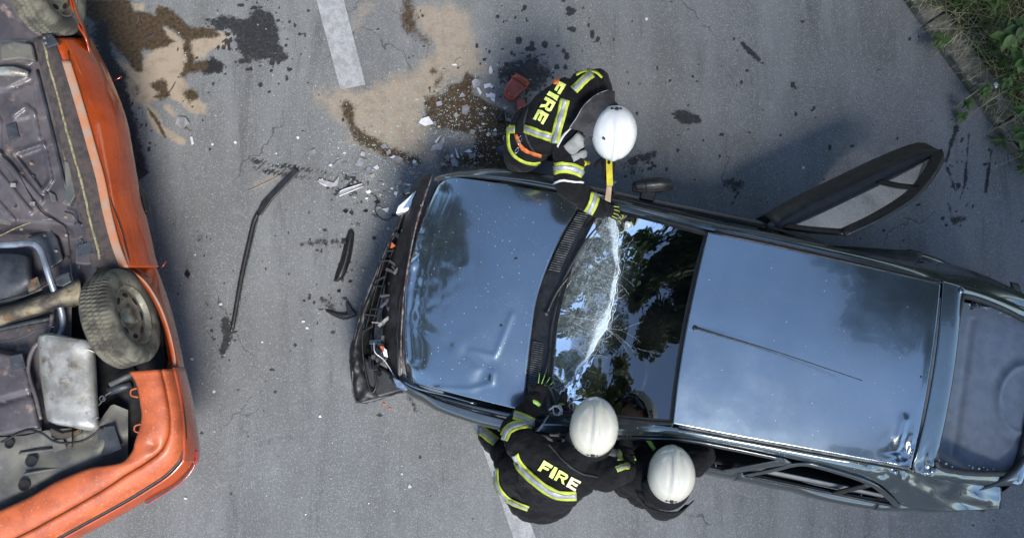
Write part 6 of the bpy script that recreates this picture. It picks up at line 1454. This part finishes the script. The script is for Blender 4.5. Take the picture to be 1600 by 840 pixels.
tube('channel_lip', [W(530, 306, .03), W(538, 303, .03), W(568, 291, .03)], .004, 'shard_white', t, 6)
tube('channel_lip', [W(531, 299, .03), W(540, 295, .03), W(566, 287, .03)], .004, 'shard_white', t, 6)
o = tube('thin_rod', [W(570, 264, .008), W(571.5, 278, .008), W(573, 292, .008)], .006, 'shard_grey'); tag(o, 'thin grey rod standing across the end of the lamp strut', 'rod')
o = tube('straw_stalk', [W(388, 298, .01), W(410, 288, .012), W(434, 276, .01)], .003, 'shard_tan'); tag(o, 'dry pale stalk lying beside the tyre print', 'stalk')
shard([(496, 284), (500, 280), (522, 286), (531, 276), (528, 290), (516, 293)], 'shard_grey', 'bent clear lens fragment at the end of the tyre print', .3, .003)
# rust red canister, on its side, and its cap piece
t = thing('canister', 'rust red plastic canister lying on its side beyond the bent firefighter', 'canister', W(806, 137, 0))
cA = [(806, 114), (827, 127), (822, 138), (808, 152), (802, 158), (792, 156), (787, 144), (792, 132)]
def ins(k): cx, cy = 806, 137; return [(cx + (x - cx) * k, cy + (y - cy) * k) for x, y in cA]
rows = [[W(x, y, .012) for x, y in ins(.9) + ins(.9)[:1]], [W(x, y, .05) for x, y in ins(1.0) + ins(1.0)[:1]], [W(x, y, .11) for x, y in ins(1.0) + ins(1.0)[:1]], [W(x, y, .135) for x, y in ins(.82) + ins(.82)[:1]], [W(x, y, .128) for x, y in ins(.66) + ins(.66)[:1]], [W(x, y, .126) for x, y in ins(.02) + ins(.02)[:1]]]
loft('canister_body', rows, 'canister_red', t, 4, 4)
lathe('filler_cap', [(0, .02), (.012, .02), (.014, .0005)], W(797, 149, .13), (0, 0, 1), 'canister_red', t, 16)
tube('handle', [W(800, 120, .13), W(808, 122, .16), (W(818, 130, .15)), W(820, 134, .13)], .009, 'canister_red', t, 8)
o = prism('red_panel', [W(x, y, .10) for x, y in [(806, 156), (812, 151), (820, 156), (822, 166), (808, 172)]], .09, 'canister_red', bevel=.01); tag(o, 'small red plastic box tucked between canister and bent firefighter', 'box')
o = lathe('rubber_plug', [(-.03, .0005), (-.03, .026), (0, .03), (.022, .026), (.03, .015), (.03, .0005)], W(782, 186, .032), (0.2, .1, 1), 'black_rubber', None, 18); tag(o, 'round black rubber plug on the brown patch near the bent firefighter', 'plug')
rows = [[W(x, y, z) for x, y, z in r_] for r_ in [[(776, 232, .012), (784, 228, .03), (792, 232, .02)], [(780, 238, .012), (790, 236, .05), (800, 238, .02)], [(788, 246, .012), (798, 246, .04), (808, 248, .02)]]]
o = loft('blue_rag', rows, 'blue_rag', None, 6, 6, .008); tag(o, 'crumpled dark blue rag on the ground beside the bent firefighter\'s boots', 'rag')
o = tube('curled_trim', [W(711, 97, .01), W(717, 92, .012), W(724, 94, .012), W(726, 102, .01), W(720, 105, .01)], .004, 'shard_tan'); tag(o, 'thin curled tan trim on the dry sand', 'trim')
for k, (a, b, lab) in enumerate((((217, 22), (214, 38), 'short dark twig lying on brown wet sand near the overturned car\'s front wheel'), ((224, 62), (243, 53), 'stubby dark twig lying across the brown wet sand'), ((263, 146), (274, 128), 'thin brown twig on the pale sand patch'))):
    o = tube('twig', [W(*a, .012), W((a[0] + b[0]) / 2 + 1, (a[1] + b[1]) / 2, .016), W(*b, .01)], [.008, .012, .004] if k < 2 else [.004, .005, .003], 'sill_brown', None, 6); tag(o, lab, 'twig')
for (x, y, lab) in ((293, 429, 'dark square rubber scrap on bare asphalt beside the overturned car'), (402, 548, 'small orange lamp chip')):
    if x == 293: shard([(x - 5, y), (x, y - 7), (x + 5, y - 1), (x + 1, y + 6)], 'black_plastic', lab, .2, .006, name='rubber_scrap', cat='scrap')
for i, (x, y) in enumerate(((600, 631), (609, 638))): shard([(x - 2.5, y), (x, y - 2), (x + 3, y), (x, y + 2)], 'orange_lens', 'small orange lens chip below the hanging bumper end', .1, .003, 'orange lens chips')
# ================================================================== verge plants and roadside trees
def leafmat(name, a, b, tr=.25):
    t = NT(name); co = t.coord(); c = t.mix(t.ramp(t.noise(9, 4, .6, co), .35, .65), a, b)
    d = t.bsdf(c, .55, 0, spec=.3); tl = t.n('ShaderNodeBsdfTranslucent'); t.link(c, tl.inputs[0])
    m = t.n('ShaderNodeMixShader'); m.inputs[0].default_value = tr; t.link(d, m.inputs[1]); t.link(tl.outputs[0], m.inputs[2]); t.done(m.outputs[0])
leafmat('leaf_green', (0.045, 0.085, 0.022), (0.085, 0.15, 0.035)); leafmat('leaf_dark', (0.022, 0.045, 0.014), (0.05, 0.085, 0.024)); leafmat('grass_green', (0.05, 0.09, 0.022), (0.10, 0.13, 0.04))
leafmat('straw', (0.30, 0.26, 0.15), (0.42, 0.38, 0.25), .1); leafmat('tree_leaf', (0.026, 0.045, 0.014), (0.055, 0.085, 0.022)); leafmat('tree_leaf_light', (0.12, 0.15, 0.035), (0.20, 0.21, 0.05))
pmat('bark', (0.09, 0.07, 0.05), (0.05, 0.04, 0.03), 8, .95, bump=1, bscale=30, bdist=.03)
rg = random.Random(33)
def vz(n): return .085 + .28 * min(n, 2.5) * .35
def blades(cnt, mat, name, lab, L0, L1, wd, n0, n1, s0, s1, lean=.6, flat=False):
    V = []; F = []
    for i in range(cnt):
        s = rg.uniform(s0, s1); n = n0 + (n1 - n0) * rg.random() ** 1.3; b = K(s, n, vz(n) - .03 if n > .2 else .1)
        a = rg.uniform(0, 6.28); d = Vector((math.cos(a), math.sin(a), 0)); 
        if rg.random() < .45: d = (d * .6 - kn * .7).normalized()
        L = rg.uniform(L0, L1); e = rg.uniform(.2, lean); sd_ = Vector((-d.y, d.x, 0)) * (wd * rg.uniform(.6, 1.2))
        p = [b, b + d * (L * e * .35) + Zv * (L * .5), b + d * (L * e * .9) + Zv * (L * .75), b + d * (L * e * 1.6) + Zv * (L * (.78 - .4 * e))]
        if flat: p = [b + Zv * .06, b + d * L * .35 + Zv * .10, b + d * L * .7 + Zv * (.10 + rg.uniform(-.02, .05)), b + d * L + Zv * rg.uniform(.02, .12)]
        k = len(V)
        for j, q in enumerate(p): V += [q - sd_ * (1 - j / 3.4), q + sd_ * (1 - j / 3.4)]
        F += [(k + 2 * j, k + 2 * j + 1, k + 2 * j + 3, k + 2 * j + 2) for j in range(3)]
    o = mk(name, V, F, mat); tag(o, lab, 'grass', kind='stuff')
blades(11000, 'grass_green', 'grass', 'rough green grass covering the verge behind the kerb', .14, .46, .0040, .20, 2.6, -1.2, 5.5)
blades(2300, 'straw', 'dry_grass', 'dry straw-coloured stalks tangled in the verge grass', .12, .42, .003, .14, 2.0, -1.2, 5.5, .9, True)
blades(650, 'straw', 'kerb_litter', 'short dry grass litter along the foot of the kerb', .04, .12, .002, -.03, .12, -.6, 4, .9, True)
lme = {}
def leaf_mesh(L, wd, fold=.25):
    V = []; n = 7
    for i in range(n):
        f = i / (n - 1); w_ = wd * math.sin(math.pi * min(1, f * .93 + .05)) ** .8 * (1.1 - .5 * f); x = L * f; z = -.22 * L * f * f
        V += [(x, -w_, z + w_ * fold), (x, 0, z), (x, w_, z + w_ * fold)]
    me = bpy.data.meshes.new('leaf'); me.from_pydata(V, [], grid_faces(n, 3)); me.update(); me.polygons.foreach_set('use_smooth', [True] * len(me.polygons)); return me
for nm, L, wd in (('broad', .115, .04), ('slim', .10, .018), ('small', .06, .02)):
    for mt in ('leaf_green', 'leaf_dark'):
        me = leaf_mesh(L, wd); me.materials.append(MATS[mt]); lme[nm, mt] = me
def plant(x, y, z, kind, mt, nl, hgt, lab):
    b = W(x, y, z); p = thing('weed', lab, 'plant', b, 'leafy weeds on the verge'); lean = Vector((rg.uniform(-.3, .3), rg.uniform(-.3, .3), 1)) * hgt
    tube('stem', [b - Zv * .05, b + lean * .5 + Vector((rg.uniform(-.02, .02), 0, 0)), b + lean], [.004, .003, .002], 'leaf_dark', p, 5, 3)
    for i in range(nl):
        f = .25 + .75 * (i + 1) / nl; a = i * 2.4 + rg.uniform(-.4, .4); o = bpy.data.objects.new('leaf', lme[kind, mt]); col.objects.link(o)
        k = rg.uniform(.7, 1.25) * (1.15 - .35 * f); o.matrix_basis = Matrix.Translation(b + lean * f) @ Matrix.Rotation(a, 4, 'Z') @ Matrix.Rotation(rg.uniform(-.25, .45), 4, 'Y') @ Matrix.Scale(k, 4); child(o, p)
PL = [(1552, 60, .35, 'broad', 'leaf_green', 9, .22, 'broad-leaved weed with big nettle leaves high on the verge'),
      (1578, 48, .42, 'broad', 'leaf_dark', 9, .2, 'dark broad-leaved weed behind the nettle weed'),
      (1580, 96, .4, 'broad', 'leaf_green', 9, .2, 'broad-leaved weed below the nettle weed on the verge'),
      (1464, 66, .12, 'slim', 'leaf_green', 10, .12, 'slim-leaved weed growing on the kerb near the verge\'s top end'),
      (1530, 150, .15, 'small', 'leaf_green', 14, .14, 'bushy small-leaved weed spilling over the kerb above the drip marks'),
      (1508, 166, .10, 'small', 'leaf_green', 12, .12, 'low small-leaved weed hanging over the road edge above the drip marks'),
      (1498, 182, .03, 'small', 'leaf_green', 6, .06, 'tiny green sprig on the asphalt at the kerb foot'),
      (1556, 140, .25, 'small', 'leaf_green', 14, .16, 'bushy bright green weed on the verge beside the white paper'),
      (1592, 140, .35, 'small', 'leaf_green', 12, .16, 'round leafy weed at the verge edge of the bushy bright weed'),
      (1590, 212, .22, 'broad', 'leaf_green', 9, .15, 'broad-leaved weed above the bare kerb stretch'),
      (1594, 185, .28, 'slim', 'leaf_green', 10, .15, 'slim pointed-leaf weed above the bare kerb stretch'),
      (1560, 226, .05, 'slim', 'leaf_green', 7, .07, 'slim-leaved sprig at the kerb foot below the bare kerb stretch'),
      (1592, 264, .08, 'small', 'leaf_green', 12, .10, 'small-leaved weed at the kerb foot near the third drip line'),
      (1596, 236, .18, 'slim', 'leaf_dark', 9, .12, 'dark slim-leaved weed on the kerb near the third drip line')]
for a in PL: plant(*a)
G2 = 'ground weeds between the grass'
for i in range(80):
    s = rg.uniform(-.3, 2.6); n = rg.uniform(.10, 1.2); b = K(s, n, vz(n)); x, y = PX(np.array(b)); 
    plant(float(x), float(y), b.z, rg.choice(['small', 'slim', 'slim', 'small']), rg.choice(['leaf_dark', 'leaf_dark', 'leaf_green']), rg.randint(6, 11), rg.uniform(.08, .22), 'leafy ground weed growing among the rough verge grass')
shard([(1530, 142), (1536, 140), (1540, 146), (1534, 150)], 'shard_white', 'scrap of white paper on the kerb among the weeds', .2, .002, name='paper_scrap', cat='paper')
bpy.data.objects[-1] if False else None
for o in list(col.objects):
    if o.name.startswith('paper_scrap'): o.location.z += .20
for k, (a, b) in enumerate((((1456, 91), (1505, 48)), ((1512, 183), (1558, 150)), ((1490, 170), (1530, 140)))):
    o = tube('dry_stalk', [W(*a, .03), W((a[0] + b[0]) / 2, (a[1] + b[1]) / 2 - 1, .2), W(*b, .3)], [.003, .0035, .002], 'straw', None, 6); tag(o, ('long pale dry stalk reaching out over the kerb near the top end', 'long pale dry stalk ending at the tiny sprig', 'pale dry stalk across the bushy kerb weed')[k], 'stalk')
# ---- trees beside the road: they shade the far corner (one is added for that) and are mirrored in roof, bonnet and windscreen
def tree(name, lab, base, H, r, z0, nleaf, mt, seed, size=.16, squash=1.0, clumps=26):
    rt = random.Random(seed); rn = np.random.RandomState(seed); base = Vector(base); t = thing(name, lab, 'tree', base)
    cen = base + Zv * ((z0 + H) / 2); hz_ = (H - z0) / 2; br = []
    br.append(tube_vf([base - Zv * .2, base + Vector((.1, .05, H * .35)), base + Vector((-.05, .1, H * .85))], [.26, .17, .04], 10, 5))
    cl = []
    for i in range(clumps):
        a = rt.uniform(0, 6.28); zz = rt.uniform(-.95, .95); rr_ = math.sqrt(1 - zz * zz) * rt.uniform(.45, 1.0); c = cen + Vector((math.cos(a) * r * rr_, math.sin(a) * r * rr_, zz * hz_)); cl.append((c, rt.uniform(.16, .34) * r))
        st = base + Zv * max(z0 * .7, min(H * .8, c.z - rt.uniform(.6, 1.6)))
        br.append(tube_vf([st, st.lerp(c, .5) + Zv * .15, c], [.06, .035, .012], 6, 3))
    V, F = join_vf(br); mk('trunk', V, F, 'bark', t)
    ids = rn.randint(0, clumps, nleaf); C0 = np.array([tuple(cl[i][0]) for i in ids]); R0 = np.array([cl[i][1] for i in ids])
    dv = rn.randn(nleaf, 3); dv /= np.linalg.norm(dv, axis=1)[:, None]; P0 = C0 + dv * (R0 * (rn.rand(nleaf) ** .45))[:, None] * np.array([1.15, 1.15, .8])
    a = rn.randn(nleaf, 3); a /= np.linalg.norm(a, axis=1)[:, None]; b = np.cross(a, rn.randn(nleaf, 3)); b /= np.linalg.norm(b, axis=1)[:, None]; sz = size * (.5 + rn.rand(nleaf))[:, None]
    Q = np.stack([P0 - a * sz, P0 + b * sz * .5, P0 + a * sz, P0 - b * sz * .5], 1).reshape(-1, 3); Fq = np.arange(nleaf * 4).reshape(-1, 4)
    me = bpy.data.meshes.new('crown'); me.from_pydata(Q.tolist(), [], Fq.tolist()); me.update(); link('crown', me, mt, t)
tree('roadside_tree', 'tall dark roadside tree mirrored in the windscreen beyond the overturned car', (-8.4, 5.2, 0), 15.0, 4.3, 3.0, 30000, 'tree_leaf', 3, .17, clumps=44)
tree('young_tree', 'slim light-green tree mirrored in the near half of the windscreen', (-9.0, -1.5, 0), 11.0, 2.5, 4.5, 14000, 'tree_leaf_light', 5, .12, clumps=34)
tree('verge_tree', 'spreading tree on the verge shading the far road corner', (10.0, 2.8, 0.3), 13.5, 3.8, 4.2, 26000, 'tree_leaf', 8, .17, clumps=44)
tree('added_shade_tree', 'unseen tall tree added across the road to shade the car and far corner', (6.7, -6.0, 0), 12.5, 3.3, 6.5, 30000, 'tree_leaf', 12, .17, clumps=34)  # out-of-view tree added only for the shade it casts
tree('hedge_tree', 'dense dark tree behind the verge, mirrored in the far flank of the hatchback', (0.6, 9.0, 0), 10.0, 3.4, 1.2, 20000, 'tree_leaf', 15, .18, clumps=36)
tree('hedge_tree', 'broad dark tree beyond the verge, mirrored in the open door', (5.6, 8.2, 0), 11.0, 3.6, 1.2, 20000, 'tree_leaf', 17, .18, clumps=36)
